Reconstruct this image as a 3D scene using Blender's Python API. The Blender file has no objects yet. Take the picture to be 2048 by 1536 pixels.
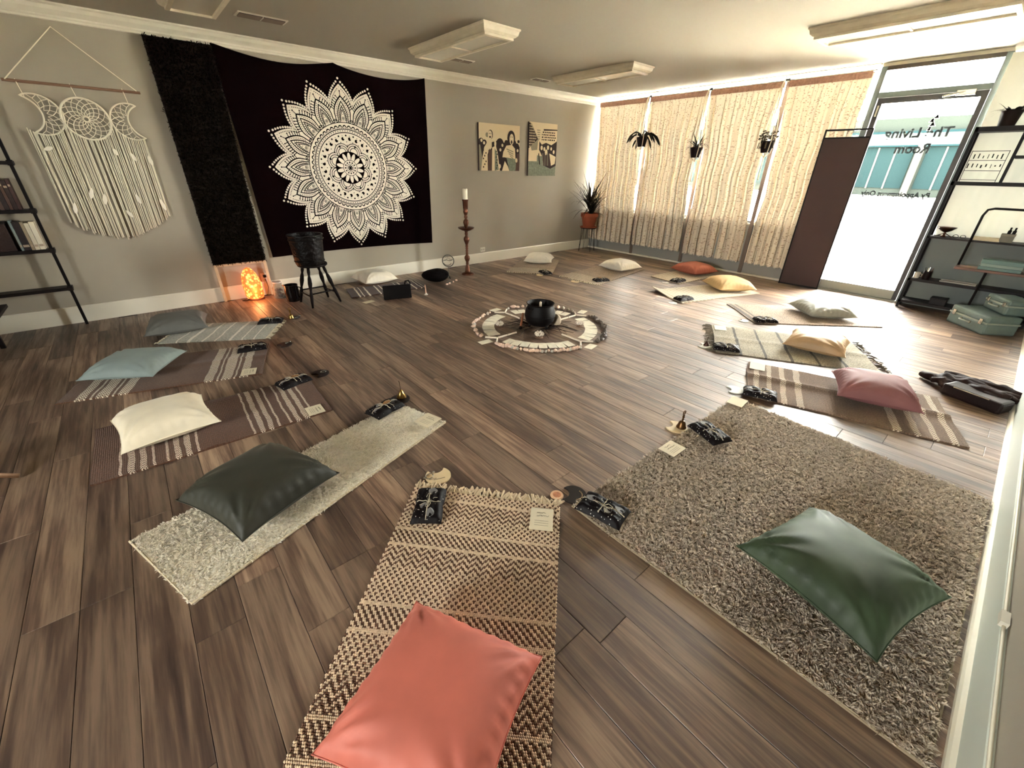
import bpy, bmesh, math, random
import numpy as np
from mathutils import Vector, Matrix
random.seed(7); rng = np.random.default_rng(7)
PI = math.pi
sc = bpy.context.scene
C = sc.collection

# ---------------------------------------------------------------- camera, light, exposure
XW, YW, YR, H = 7.114, 5.840, -0.414, 2.575      # window wall, left wall, right wall, ceiling height
CAM_H, FPX = 1.44, 829.313
PITCH, YAW, ROLL = 0.479911, 0.855912, 0.016564
def look():
    cy, sy, cp, sp = math.cos(YAW), math.sin(YAW), math.cos(PITCH), math.sin(PITCH)
    F = Vector((cy*cp, sy*cp, -sp)); R = Vector((sy, -cy, 0)); U = R.cross(F)
    cr, sr = math.cos(ROLL), math.sin(ROLL)
    return F, cr*R + sr*U, -sr*R + cr*U
F_, R_, U_ = look()
cam = bpy.data.cameras.new('camera'); cam.sensor_width = 36; cam.lens = FPX/2048*36
cam.clip_start = .02; cam.clip_end = 200
camo = bpy.data.objects.new('camera', cam); C.objects.link(camo)
camo.matrix_world = Matrix(((R_.x, U_.x, -F_.x, 0), (R_.y, U_.y, -F_.y, 0), (R_.z, U_.z, -F_.z, CAM_H), (0, 0, 0, 1)))
sc.camera = camo
sc.view_settings.view_transform = 'Standard'; sc.view_settings.look = 'None'
sc.view_settings.gamma = 1; sc.view_settings.use_curve_mapping = False
sc.view_settings.exposure = 3.9
sc.cycles.max_bounces = 10; sc.cycles.diffuse_bounces = 7; sc.cycles.glossy_bounces = 4
sc.cycles.transmission_bounces = 6; sc.cycles.transparent_max_bounces = 12
sc.cycles.caustics_reflective = False; sc.cycles.caustics_refractive = False
sc.cycles.sample_clamp_indirect = 6

SKY_STRENGTH, SUN_STRENGTH = 8.0, 30.0
world = bpy.data.worlds.new('world'); sc.world = world; world.use_nodes = True
wn = world.node_tree; bgn = wn.nodes['Background']
bgn.inputs['Color'].default_value = (1.0, .968, .94, 1); bgn.inputs['Strength'].default_value = SKY_STRENGTH
sun = bpy.data.lights.new('sun', 'SUN'); sun.energy = SUN_STRENGTH; sun.angle = math.radians(.6); sun.color = (1, .97, .90)
suno = bpy.data.objects.new('sun', sun); C.objects.link(suno); suno.location = (14, 2, 10)
SUN_EL, SUN_AZ = math.radians(60), math.radians(6)
sd = -Vector((math.cos(SUN_EL)*math.cos(SUN_AZ), math.cos(SUN_EL)*math.sin(SUN_AZ), math.sin(SUN_EL)))
suno.rotation_euler = sd.to_track_quat('-Z', 'Y').to_euler()
# light portals in the glazed openings (guide the sky light, emit nothing)
for (y0, y1, z0, z1) in ((1.75, 5.8, .74, 2.5), (.78, 1.68, .1, 2.5), (-.4, .7, .8, 2.5), (-.1, 1.2, 1.2, 2.25)):
    a = bpy.data.lights.new('window_portal', 'AREA'); a.shape = 'RECTANGLE'; a.size = z1-z0; a.size_y = y1-y0
    a.cycles.is_portal = True
    ao = bpy.data.objects.new('window_portal', a); C.objects.link(ao)
    bk = y0 == -.1; ao.location = (-4.84 if bk else XW+.16, (y0+y1)/2, (z0+z1)/2); ao.rotation_euler = (0, math.radians(-90 if bk else 90), 0)

# ---------------------------------------------------------------- material helpers
def lin(c):
    return tuple(((v/255)/12.92 if v/255 <= .04045 else ((v/255+.055)/1.055)**2.4) for v in c)
class NT:
    def __init__(s, mat): s.t = mat.node_tree; s.n = s.t.nodes; s.l = s.t.links
    def node(s, typ, **kw):
        n = s.n.new(typ)
        for k, v in kw.items(): setattr(n, k, v)
        return n
    def set(s, sock, v):
        if hasattr(v, 'is_linked'): s.l.new(v, sock)
        elif isinstance(v, (tuple, list)) and len(v) == 3 and sock.type == 'RGBA': sock.default_value = (*v, 1)
        else: sock.default_value = v
    def m(s, op, a, b=0., c=None):
        n = s.node('ShaderNodeMath', operation=op); s.set(n.inputs[0], a); s.set(n.inputs[1], b)
        if c is not None: s.set(n.inputs[2], c)
        return n.outputs[0]
    def mix(s, f, a, b, blend='MIX'):
        n = s.node('ShaderNodeMix', data_type='RGBA', blend_type=blend)
        s.set(n.inputs[0], f); s.set(n.inputs[6], a); s.set(n.inputs[7], b); return n.outputs[2]
    def coord(s, which='Object'): return s.node('ShaderNodeTexCoord').outputs[which]
    def mapping(s, v, scale=(1, 1, 1), loc=(0, 0, 0), rot=(0, 0, 0)):
        n = s.node('ShaderNodeMapping'); s.l.new(v, n.inputs[0]); n.inputs['Scale'].default_value = scale
        n.inputs['Rotation'].default_value = rot; s.set(n.inputs['Location'], loc); return n.outputs[0]
    def noise(s, v, scale=5., detail=3., rough=.5, out=0):
        n = s.node('ShaderNodeTexNoise'); s.l.new(v, n.inputs['Vector']); n.inputs['Scale'].default_value = scale
        n.inputs['Detail'].default_value = detail; n.inputs['Roughness'].default_value = rough; return n.outputs[out]
    def voronoi(s, v, scale=5., feature='F1', out=0, rnd=1.):
        n = s.node('ShaderNodeTexVoronoi', feature=feature); s.l.new(v, n.inputs['Vector']); n.inputs['Scale'].default_value = scale
        n.inputs['Randomness'].default_value = rnd; return n.outputs[out]
    def ramp(s, f, stops):
        n = s.node('ShaderNodeValToRGB'); s.l.new(f, n.inputs[0]); e = n.color_ramp.elements
        while len(e) < len(stops): e.new(.5)
        for el, (p, c) in zip(e, stops): el.position = p; el.color = (*c, 1) if len(c) == 3 else c
        return n.outputs[0]
    def sep(s, v):
        n = s.node('ShaderNodeSeparateXYZ'); s.l.new(v, n.inputs[0]); return n.outputs
    def bump(s, h, strength=.3, dist=.01):
        n = s.node('ShaderNodeBump'); s.l.new(h, n.inputs['Height']); n.inputs['Strength'].default_value = strength
        n.inputs['Distance'].default_value = dist; return n.outputs[0]
MATS = {}
def mat(name, col, rough=.6, metal=0., spec=.5, sheen=0., bump=None, var=0., vscale=6., emit=None, es=0., coat=0., alpha=None):
    """Principled material; var = colour variation by noise, bump = (scale, strength, distance)"""
    if name in MATS: return MATS[name]
    m = bpy.data.materials.new(name); m.use_nodes = True; MATS[name] = m
    t = NT(m); b = t.n['Principled BSDF']; c = lin(col) if max(col) > 1 else col
    b.inputs['Roughness'].default_value = rough; b.inputs['Metallic'].default_value = metal
    b.inputs['Specular IOR Level'].default_value = spec; b.inputs['Sheen Weight'].default_value = sheen
    b.inputs['Coat Weight'].default_value = coat
    if sheen: b.inputs['Sheen Tint'].default_value = (*[min(1, v*2+.1) for v in c], 1); b.inputs['Sheen Roughness'].default_value = .4
    co = t.coord()
    if var:
        f = t.noise(co, vscale, 4); lo = tuple(v*(1-var) for v in c); hi = tuple(min(1, v*(1+var)) for v in c)
        t.l.new(t.ramp(f, [(.3, lo), (.7, hi)]), b.inputs['Base Color'])
    else: b.inputs['Base Color'].default_value = (*c, 1)
    if bump: t.l.new(t.bump(t.noise(co, bump[0], 3), bump[1], bump[2] if len(bump) > 2 else .005), b.inputs['Normal'])
    if emit: b.inputs['Emission Color'].default_value = (*lin(emit), 1); b.inputs['Emission Strength'].default_value = es
    return m
def newmat(name):
    m = bpy.data.materials.new(name); m.use_nodes = True; MATS[name] = m; t = NT(m); return m, t, t.n['Principled BSDF']

# ---------------------------------------------------------------- mesh helpers
class MB:
    def __init__(s): s.v = []; s.f = []; s.mi = []; s.uv = None; s.cur = 0
    def add(s, vs, fs):
        o = len(s.v); s.v += [tuple(p) for p in vs]
        for f in fs: s.f.append(tuple(i+o for i in f)); s.mi.append(s.cur)
        return o
    def box(s, x0, y0, z0, x1, y1, z1):
        x0, x1 = sorted((x0, x1)); y0, y1 = sorted((y0, y1)); z0, z1 = sorted((z0, z1))
        s.add([(x, y, z) for z in (z0, z1) for x, y in ((x0, y0), (x1, y0), (x1, y1), (x0, y1))],
              [(3, 2, 1, 0), (4, 5, 6, 7), (0, 1, 5, 4), (1, 2, 6, 5), (2, 3, 7, 6), (3, 0, 4, 7)]); return s
    def obox(s, p, q, w, h, up=(0, 0, 1)):
        """box running from p to q with section w (sideways) x h (along up)"""
        p, q = Vector(p), Vector(q); d = (q-p).normalized(); u = Vector(up); u = (u-d*u.dot(d)).normalized(); r = d.cross(u)
        vs = [e + r*a*w/2 + u*b*h/2 for e in (p, q) for a, b in ((-1, -1), (1, -1), (1, 1), (-1, 1))]
        s.add(vs, [(3, 2, 1, 0), (4, 5, 6, 7), (0, 1, 5, 4), (1, 2, 6, 5), (2, 3, 7, 6), (3, 0, 4, 7)]); return s
    def tube(s, pts, r, n=6, cap=True, closed=False):
        pts = [Vector(p) for p in pts]; k = len(pts); rs = r if isinstance(r, (list, tuple)) else [r]*k
        vs = []; prev = None
        for i, p in enumerate(pts):
            if closed: d = pts[(i+1) % k]-pts[i-1]
            else: d = pts[min(i+1, k-1)]-pts[max(i-1, 0)]
            if d.length < 1e-9: d = Vector((0, 0, 1))
            d.normalize()
            if prev is None:
                a = Vector((0, 0, 1)) if abs(d.z) < .9 else Vector((1, 0, 0)); u = (a-d*a.dot(d)).normalized()
            else:
                u = prev-d*prev.dot(d); u = u.normalized() if u.length > 1e-6 else d.orthogonal().normalized()
            prev = u; w = d.cross(u)
            vs += [p+(u*math.cos(2*PI*j/n)+w*math.sin(2*PI*j/n))*rs[i] for j in range(n)]
        fs = [(i*n+j, i*n+(j+1) % n, ((i+1) % k)*n+(j+1) % n, ((i+1) % k)*n+j) for i in range(k if closed else k-1) for j in range(n)]
        if cap and not closed: fs += [tuple(range(n-1, -1, -1)), tuple((k-1)*n+j for j in range(n))]
        s.add(vs, fs); return s
    def lathe(s, prof, n=24, c=(0, 0, 0), cap=True):
        vs = [(c[0]+r*math.cos(2*PI*j/n), c[1]+r*math.sin(2*PI*j/n), c[2]+z) for r, z in prof for j in range(n)]; k = len(prof)
        fs = [(i*n+j, i*n+(j+1) % n, (i+1)*n+(j+1) % n, (i+1)*n+j) for i in range(k-1) for j in range(n)]
        if cap:
            if prof[0][0] > 1e-5: fs.append(tuple(range(n-1, -1, -1)))
            if prof[-1][0] > 1e-5: fs.append(tuple((k-1)*n+j for j in range(n)))
        s.add(vs, fs); return s
    def prism(s, poly, z0, z1):
        n = len(poly); vs = [(x, y, z0) for x, y in poly]+[(x, y, z1) for x, y in poly]
        s.add(vs, [tuple(range(n-1, -1, -1)), tuple(range(n, 2*n))]+[(i, (i+1) % n, n+(i+1) % n, n+i) for i in range(n)]); return s
    def grid(s, fn, nu, nv, uv=False):
        vs = [fn(i/nu, j/nv) for i in range(nu+1) for j in range(nv+1)]
        s.add(vs, [(i*(nv+1)+j, (i+1)*(nv+1)+j, (i+1)*(nv+1)+j+1, i*(nv+1)+j+1) for i in range(nu) for j in range(nv)]); return s
    def poly(s, pts): s.add(pts, [tuple(range(len(pts)))]); return s
    def sphere(s, c, r, nu=12, nv=8, sq=(1, 1, 1)):
        prof = [(math.sin(PI*i/nv), -math.cos(PI*i/nv)) for i in range(nv+1)]
        vs = [(c[0]+r*sq[0]*a*math.cos(2*PI*j/nu), c[1]+r*sq[1]*a*math.sin(2*PI*j/nu), c[2]+r*sq[2]*b) for a, b in prof for j in range(nu)]
        s.add(vs, [(i*nu+j, i*nu+(j+1) % nu, (i+1)*nu+(j+1) % nu, (i+1)*nu+j) for i in range(nv) for j in range(nu)]); return s
    def build(s, name, m, parent=None, smooth=None, loc=None, rotz=0, bevel=0, fix=False):
        me = bpy.data.meshes.new(name); me.from_pydata(s.v, [], s.f)
        ms = m if isinstance(m, (list, tuple)) else [m]
        for x in ms: me.materials.append(x)
        if len(ms) > 1: me.polygons.foreach_set('material_index', s.mi)
        if s.uv is not None:
            lay = me.uv_layers.new(name='UVMap'); li = np.empty(len(me.loops), dtype=np.int32); me.loops.foreach_get('vertex_index', li)
            lay.data.foreach_set('uv', np.array(s.uv, dtype=np.float32)[li].ravel())
        if fix:
            bm = bmesh.new(); bm.from_mesh(me); bmesh.ops.remove_doubles(bm, verts=bm.verts, dist=1e-6)
            bmesh.ops.recalc_face_normals(bm, faces=bm.faces); bm.to_mesh(me); bm.free()
        if smooth is not None:
            me.polygons.foreach_set('use_smooth', [True]*len(me.polygons))
            if smooth < 180: me.set_sharp_from_angle(angle=math.radians(smooth))
        me.update()
        o = bpy.data.objects.new(name, me); C.objects.link(o)
        if parent: o.parent = parent
        if loc is not None: o.location = loc
        if rotz: o.rotation_euler = (0, 0, rotz)
        if bevel:
            b = o.modifiers.new('bevel', 'BEVEL'); b.width = bevel; b.segments = 2; b.limit_method = 'ANGLE'
        return o
def tag(o, label=None, cat=None, group=None, kind=None):
    if label: o['label'] = label
    if cat: o['category'] = cat
    if group: o['group'] = group
    if kind: o['kind'] = kind
    return o
def thing(name, label, cat, loc=(0, 0, 0), rotz=0, group=None):
    o = bpy.data.objects.new(name, None); C.objects.link(o); o.location = loc; o.rotation_euler = (0, 0, rotz)
    o.empty_display_size = .05
    return tag(o, label, cat, group)
def struct(name, label=None, loc=(0, 0, 0)):
    o = bpy.data.objects.new(name, None); C.objects.link(o); o.location = loc; return tag(o, label, kind='structure')
def copy_tree(o, parent=None):
    c = o.copy(); C.objects.link(c)
    if parent: c.parent = parent
    for ch in list(o.children): copy_tree(ch, c)
    return c
def bm_obj(name, verts, faces, m, parent=None, smooth=False):
    """fast numpy mesh: verts (N,3), faces list of arrays (quads (K,4) and tris (K,3))"""
    me = bpy.data.meshes.new(name); me.vertices.add(len(verts)); me.vertices.foreach_set('co', np.asarray(verts, np.float32).ravel())
    loops = np.concatenate([f.ravel() for f in faces]).astype(np.int32); tot = np.concatenate([np.full(len(f), f.shape[1]) for f in faces]).astype(np.int32)
    st = np.concatenate([[0], np.cumsum(tot)[:-1]]).astype(np.int32)
    me.loops.add(len(loops)); me.loops.foreach_set('vertex_index', loops); me.polygons.add(len(tot))
    me.polygons.foreach_set('loop_start', st); me.polygons.foreach_set('loop_total', tot)
    if smooth: me.polygons.foreach_set('use_smooth', np.ones(len(tot), bool))
    me.update(calc_edges=True); me.materials.append(m)
    o = bpy.data.objects.new(name, me); C.objects.link(o); o.parent = parent; return o
def blades(name, base, tipdir, width, m, parent=None, droop=.4):
    """many little curved blades: base (N,3), tipdir (N,3) full length vector, width (N,)"""
    N = len(base); side = np.cross(tipdir, rng.normal(size=(N, 3))); side /= np.linalg.norm(side, axis=1)[:, None]+1e-9
    side *= width[:, None]/2; mid = base+tipdir*.55; tip = base+tipdir+np.array([0, 0, -1.])*droop*np.linalg.norm(tipdir, axis=1)[:, None]
    v = np.stack([base-side, base+side, mid+side*.9, mid-side*.9, tip], 1).reshape(-1, 3); i = np.arange(N)*5
    return bm_obj(name, v, [np.stack([i, i+1, i+2, i+3], 1), np.stack([i+3, i+2, i+4], 1)], m, parent)
def arc(cx, cy, r, a0, a1, n): return [(cx+r*math.cos(a0+(a1-a0)*i/n), cy+r*math.sin(a0+(a1-a0)*i/n)) for i in range(n+1)]

# ---------------------------------------------------------------- shared materials
paint_wall = mat('wall_paint', (164, 156, 141), .75, bump=(220, .06))
paint_ceil = mat('ceiling_paint', (164, 157, 143), .85, bump=(160, .08))
paint_trim = mat('trim_paint', (226, 221, 206), .45)
paint_kick = mat('kick_panel_paint', (150, 150, 145), .6)
dark_metal = mat('dark_window_metal', (88, 92, 92), .45, metal=.6)
black_metal = mat('black_metal', (9, 4, 4), .5, spec=.2)
black_wood = mat('black_stained_wood', (16, 7, 7), .5, spec=.25, var=.3, vscale=20)
brass = mat('brass', (150, 120, 70), .28, metal=1)
bronze = mat('bronze', (98, 62, 46), .32, metal=.85, var=.25, vscale=12)
white_plastic = mat('white_plastic', (215, 210, 195), .4)
silver = mat('silver', (205, 203, 195), .25, metal=1)
paper = mat('cream_paper', (222, 211, 184), .8)
ink = mat('dark_ink', (70, 60, 52), .8)
string_m = mat('string', (196, 186, 165), .8)
black_cloth = mat('black_cloth', (10, 5, 5), .9, spec=.1, bump=(60, .4, .01))
terracotta = mat('terracotta', (150, 74, 46), .75, var=.15)
leaf_dark = mat('dark_leaf', (34, 30, 17), .6, spec=.25)
pane_m, t, b = newmat('window_glass'); t.n.remove(b)
tr = t.node('ShaderNodeBsdfTransparent'); gl = t.node('ShaderNodeBsdfGlossy'); gl.inputs['Roughness'].default_value = .02
fr = t.node('ShaderNodeFresnel'); fr.inputs[0].default_value = 1.25; mx = t.node('ShaderNodeMixShader')
t.l.new(fr.outputs[0], mx.inputs[0]); t.l.new(tr.outputs[0], mx.inputs[1]); t.l.new(gl.outputs[0], mx.inputs[2])
tr.inputs[0].default_value = (.95, .97, .95, 1); t.l.new(mx.outputs[0], t.n['Material Output'].inputs[0])

# ---------------------------------------------------------------- floor of separate planks
def wood_floor():
    m, t, b = newmat('plank_wood'); co = t.coord(); oi = t.node('ShaderNodeObjectInfo')
    off = t.node('ShaderNodeCombineXYZ'); r = oi.outputs['Random']
    t.l.new(t.m('MULTIPLY', r, 37.), off.inputs[0]); t.l.new(t.m('MULTIPLY', r, 91.), off.inputs[1]); t.l.new(t.m('MULTIPLY', r, 53.), off.inputs[2])
    v = t.node('ShaderNodeVectorMath', operation='ADD'); t.l.new(co, v.inputs[0]); t.l.new(off.outputs[0], v.inputs[1]); v = v.outputs[0]
    g1 = t.noise(t.mapping(v, (34, 1.6, 20)), 1.6, 7, .62); g2 = t.noise(t.mapping(v, (9, .9, 9)), 1.3, 4)
    g3 = t.noise(t.mapping(v, (120, 6, 60)), 1., 3)
    g = t.m('ADD', t.m('MULTIPLY', g1, .55), t.m('ADD', t.m('MULTIPLY', g2, .55), t.m('MULTIPLY', g3, .12)))
    wood = t.ramp(g, [(.40, lin((56, 36, 28))), (.56, lin((101, 78, 64))), (.72, lin((154, 130, 109)))])
    r2 = t.m('FRACT', t.m('MULTIPLY', r, 7.31))
    tone = t.ramp(r2, [(.0, (.58, .54, .52)), (.5, (.88, .86, .84)), (.86, (1.1, 1.08, 1.05)), (1., (1.75, 1.72, 1.66))])
    t.l.new(t.mix(1., wood, tone, 'MULTIPLY'), b.inputs['Base Color'])
    t.l.new(t.ramp(g1, [(.3, (.54,)*3), (.75, (.40,)*3)]), b.inputs['Roughness'])
    b.inputs['Specular IOR Level'].default_value = 1.0
    t.l.new(t.bump(g1, .12, .002), b.inputs['Normal']); return m
plank_m = wood_floor()
floor = MB().box(-4.7, YR-.2, -.12, XW+.15, YW+.15, -.004).build('floor', mat('subfloor', (44, 28, 22), .7)); tag(floor, 'brown wood plank floor of the room', kind='structure')
PW, PL = .15, 1.22
pm = {}
def plank_mesh(L):
    key = round(L, 2)
    if key not in pm:
        w, l, c = PW/2-.0007, key/2-.0007, .0016
        vs = [(-w, -l, -.004), (w, -l, -.004), (w, l, -.004), (-w, l, -.004), (-w, -l, -c), (w, -l, -c), (w, l, -c), (-w, l, -c),
              (-w+c, -l+c, 0), (w-c, -l+c, 0), (w-c, l-c, 0), (-w+c, l-c, 0)]
        fs = [(8, 9, 10, 11)]+[(i, (i+1) % 4, 4+(i+1) % 4, 4+i) for i in range(4)]+[(4+i, 4+(i+1) % 4, 8+(i+1) % 4, 8+i) for i in range(4)]
        me = bpy.data.meshes.new('plank'); me.from_pydata(vs, [], fs); me.materials.append(plank_m); pm[key] = me
    return pm[key]
def seen(x, y):
    d = Vector((x, y, 0))-Vector((0, 0, CAM_H)); z = d.dot(F_)
    if z < .05: return False
    u, v = 1024+FPX*d.dot(R_)/z, 768-FPX*d.dot(U_)/z
    return -10 < u < 2058 and -10 < v < 1546
rest = MB(); nrow = 0; nplank = 0
prnd = random.Random(3)
x = .048-PW*20
while x < XW+.01:
    xa = x; x += PW; nrow += 1
    cx = xa+PW/2
    y = YR-.1-prnd.choice([0, .2, .41, .61, .81, 1.02])
    if abs(xa-(-.102)) < .01: y = 1.47-PL*2
    if abs(xa-.798) < .01: y = .437-PL
    while y < YW:
        a, e = max(y, YR-.05), min(y+PL, YW+.02); y += PL
        if e-a < .08: continue
        vis = any(seen(cx+dx, a+(e-a)*k/6) for k in range(7) for dx in (-.07, .07))
        if vis and nplank < 300 and a < YW and e > YR:
            o = bpy.data.objects.new('plank', plank_mesh(e-a)); C.objects.link(o); o.parent = floor; o.location = (cx, (a+e)/2, 0); nplank += 1
        else: rest.box(xa+.0007, a+.0007, -.004, x-.0007, e-.0007, 0)
if rest.v: tag(rest.build('plank_field', plank_m, floor), kind='stuff')

# ---------------------------------------------------------------- walls, ceiling, trim
tag(MB().box(-4.7, YW, -.1, XW+.15, YW+.15, H+.15).build('wall_left', paint_wall), 'long grey-beige wall behind the tapestry', kind='structure')
tag(MB().box(-4.7, YR-.15, -.1, XW+.15, YR, H+.15).build('wall_right', paint_wall), 'grey-green wall at the right edge', kind='structure')
wf = struct('wall_front', 'plain wall with an added fill-light window behind the viewer')
FW = (-.1, 1.2, 1.2, 2.25)                                  # added fill-light opening: y0, y1, z0, z1
for bx in ((YR-.15, FW[0], -.1, H+.15), (FW[1], YW+.15, -.1, H+.15), (FW[0], FW[1], -.1, FW[2]), (FW[0], FW[1], FW[3], H+.15)):
    MB().box(-4.85, bx[0], bx[2], -4.7, bx[1], bx[3]).build('wall_section', paint_wall, wf)
fill_win = struct('window_6', 'added fill-light window in the wall behind the viewer')  # invented window, added to brighten the foreground with sky light
MB().box(-4.79, FW[0], FW[2], -4.783, FW[1], FW[3]).build('pane', pane_m, fill_win)
MB().box(-4.82, FW[0], FW[2], -4.75, FW[1], FW[2]+.05).box(-4.82, FW[0], FW[3]-.05, -4.75, FW[1], FW[3]).box(-4.82, FW[0], FW[2], -4.75, FW[0]+.05, FW[3]).box(-4.82, FW[1]-.05, FW[2], -4.75, FW[1], FW[3]).box(-4.82, (FW[0]+FW[1])/2-.03, FW[2], -4.75, (FW[0]+FW[1])/2+.03, FW[3]).build('frame', dark_metal, fill_win)
tag(MB().box(-60, -60, -.3, -4.86, 90, -.06).build('yard', mat('yard_gravel', (150, 146, 134), .9, var=.1, vscale=2)), 'pale yard behind the building', kind='structure')
tag(MB().box(-4.85, YR-.15, H, XW+.15, YW+.15, H+.15).build('ceiling', paint_ceil), 'flat off-white ceiling', kind='structure')
def extr(prof, axis, a0, a1):
    """extrude a closed (offset from wall, z) profile along the wall"""
    mb = MB(); n = len(prof); vs = []
    for a in (a0, a1):
        for d, z in prof:
            vs.append({'L': (a, YW-d, z), 'R': (a, YR+d, z), 'W': (XW-d, a, z)}[axis])
    mb.add(vs, [tuple(range(n)), tuple(range(2*n-1, n-1, -1))]+[(i, (i+1) % n, n+(i+1) % n, n+i) for i in range(n)]); return mb
crown = [(0, H), (.085, H), (.085, H-.012), (.07, H-.02), (.06, H-.045), (.036, H-.066), (.026, H-.075), (.026, H-.088), (.016, H-.094), (.016, H-.108), (0, H-.112)]
tag(extr(crown, 'L', -4.7, XW).build('trim_1', paint_trim, fix=True), 'cream crown moulding along the top of the long wall', kind='structure')
tag(extr([(-.02, H), (.05, H), (.05, H-.008), (.03, H-.016), (-.02, H-.017)], 'W', 1.76, YW).build('trim_2', paint_trim, fix=True), 'white ceiling strip above the curtains', kind='structure')
tag(extr([(0, 0), (.016, 0), (.016, .15), (.010, .162), (0, .162)], 'L', -4.7, XW).build('baseboard_left', paint_trim, fix=True), 'tall cream baseboard of the long wall', kind='structure')
br = struct('baseboard_right', 'white baseboard with shoe moulding at the right wall')
extr([(0, 0), (.014, 0), (.014, .175), (.008, .185), (0, .185)], 'R', -4.7, XW).build('board', mat('baseboard_right_paint', (206, 212, 202), .5), br, fix=True)
extr([(.014, 0), (.034, 0), (.032, .012), (.026, .02), (.014, .024)], 'R', -4.7, XW).build('shoe_moulding', mat('shoe_paint', (232, 226, 208), .4), br, fix=True)
tag(extr([(0, 0), (.02, 0), (.02, .02), (.012, .026), (0, .026)], 'W', 1.76, YW).build('baseboard_back', paint_trim, fix=True), 'thin white strip at the foot of the window wall', kind='structure')
# window wall: low panels, posts, header
MY = [4.775, 3.75, 2.715, 1.715]           # mullions; the last is the left door jamb
wb = struct('wall_back', 'window wall with low grey panels below the glass')
edges = [YW]+MY
for i in range(4):
    MB().box(XW, edges[i+1]+.03, -.05, XW+.12, edges[i]-(.03 if i else 0), .73).build('low_panel', paint_kick, wb)
MB().box(XW, YR, -.05, XW+.12, .70, .78).build('low_panel', mat('low_wall_teal', (110, 118, 116), .6), wb)
MB().box(XW, YR-.1, 2.54, XW+.12, 1.745, H+.05).build('header', paint_trim, wb)
MB().box(XW+.03, 1.745, 2.558, XW+.12, YW, H+.05).build('header', paint_trim, wb)
MB().box(XW-.012, 1.76, .73, XW+.13, YW, .752).build('sill', paint_trim, wb)
MB().box(XW-.03, YR, .78, XW+.13, .70, .80).build('sill', paint_trim, wb)
for i in range(4):
    w = struct(f'window_{i+1}', 'tall shop window pane behind the curtain panels')
    a, e = edges[i+1]+.03, edges[i]-(.03 if i else .0)
    MB().box(XW+.055, a, .74, XW+.063, e, 2.562).build('pane', pane_m, w)
    fb = MB()
    for (z0, z1) in ((.74, .78),): fb.box(XW+.035, a, z0, XW+.085, e, z1)
    fb.build('frame', dark_metal, w)
w = struct('window_5', 'shop window right of the glass door')
MB().box(XW+.055, YR, .80, XW+.063, .66, 2.53).build('pane', pane_m, w)
MB().box(XW+.03, YR, .80, XW+.09, .66, .84).box(XW+.03, YR, 2.48, XW+.09, .66, 2.53).build('frame', dark_metal, w)
for i, my in enumerate(MY[:3]):
    mull = MB().box(XW-.018, my-.028, 0, XW+.11, my+.028, 2.54).build(f'trim_{i+3}', mat('mullion_metal', (120, 106, 98), .45, metal=.3), bevel=.003)
    tag(mull, 'narrow metal window post between two curtain panels', kind='structure')
# ---------------------------------------------------------------- glass door
dm_frame = mat('door_frame_metal', (96, 106, 106), .45, metal=.2)
dm_leaf = mat('door_leaf_metal', (62, 60, 60), .45, metal=.2)
door = struct('door_1', 'glass shop door with transom and grey metal frame', (0, 0, 0))
MB().box(XW-.02, 1.688, 0, XW+.11, 1.745, 2.54).build('jamb', dm_frame, door, bevel=.004)
MB().box(XW-.02, .690, 0, XW+.11, .745, 2.54).build('jamb', dm_frame, door, bevel=.004)
MB().box(XW-.02, .745, 2.235, XW+.10, 1.688, 2.29).build('transom_bar', dm_frame, door, bevel=.004)
MB().box(XW-.02, .745, 2.50, XW+.10, 1.688, 2.54).build('head', mat('door_head', (70, 58, 50), .5), door)
MB().box(XW+.04, .745, 2.29, XW+.046, 1.688, 2.50).build('transom_pane', pane_m, door)
leaf = MB()
leaf.box(XW+.01, .752, .012, XW+.055, .800, 2.232); leaf.box(XW+.01, 1.632, .012, XW+.055, 1.682, 2.232)
leaf.box(XW+.01, .800, 2.178, XW+.055, 1.632, 2.232)
lf = leaf.build('leaf_frame', dm_leaf, door)
MB().box(XW+.008, .800, .014, XW+.058, 1.632, .125).build('bottom_rail', mat('door_rail', (150, 152, 140), .45, metal=.3), door)
MB().box(XW+.030, .800, .125, XW+.036, 1.632, 2.178).build('pane', pane_m, door)
MB().box(XW-.05, .70, 0, XW+.12, 1.74, .014).build('threshold', mat('threshold_metal', (132, 130, 118), .4, metal=.6), door)
MB().box(XW-.004, 1.648, 2.05, XW+.012, 1.662, 2.16).build('hinge', white_plastic, lf)
cl = MB().box(XW-.055, .845, 2.195, XW-.002, 1.0, 2.245).build('door_closer', silver, door, bevel=.006)
MB().tube([(XW-.04, 1.0, 2.215), (XW-.05, 1.1, 2.20)], .011, 8).tube([(XW-.05, .93, 2.23), (XW-.10, 1.08, 2.19), (XW-.03, 1.10, 2.21)], .007, 6).build('closer_arm', silver, cl)
ink_m = mat('door_lettering', (16, 24, 26), .5)
def lettering(txt, yc, z, width, h=None, bold=.032):
    cu = bpy.data.curves.new('lettering', 'FONT'); cu.body = txt; cu.align_x = 'CENTER'; cu.size = 1; cu.extrude = .004; cu.offset = bold
    o = bpy.data.objects.new('lettering_tmp', cu); C.objects.link(o); bpy.context.view_layer.update()
    me = bpy.data.meshes.new_from_object(o); C.objects.unlink(o); bpy.data.objects.remove(o)
    s = width/max(1e-6, max(v.co.x for v in me.vertices)-min(v.co.x for v in me.vertices)); sv = s if h is None else h
    for v in me.vertices: x_, y_, z_ = v.co; v.co = (XW+.0385+z_*.1, yc+x_*s, z+y_*sv)
    me.materials.clear(); me.materials.append(ink_m); me.name = 'lettering'
    o = bpy.data.objects.new('lettering', me); C.objects.link(o); o.parent = door
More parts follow.
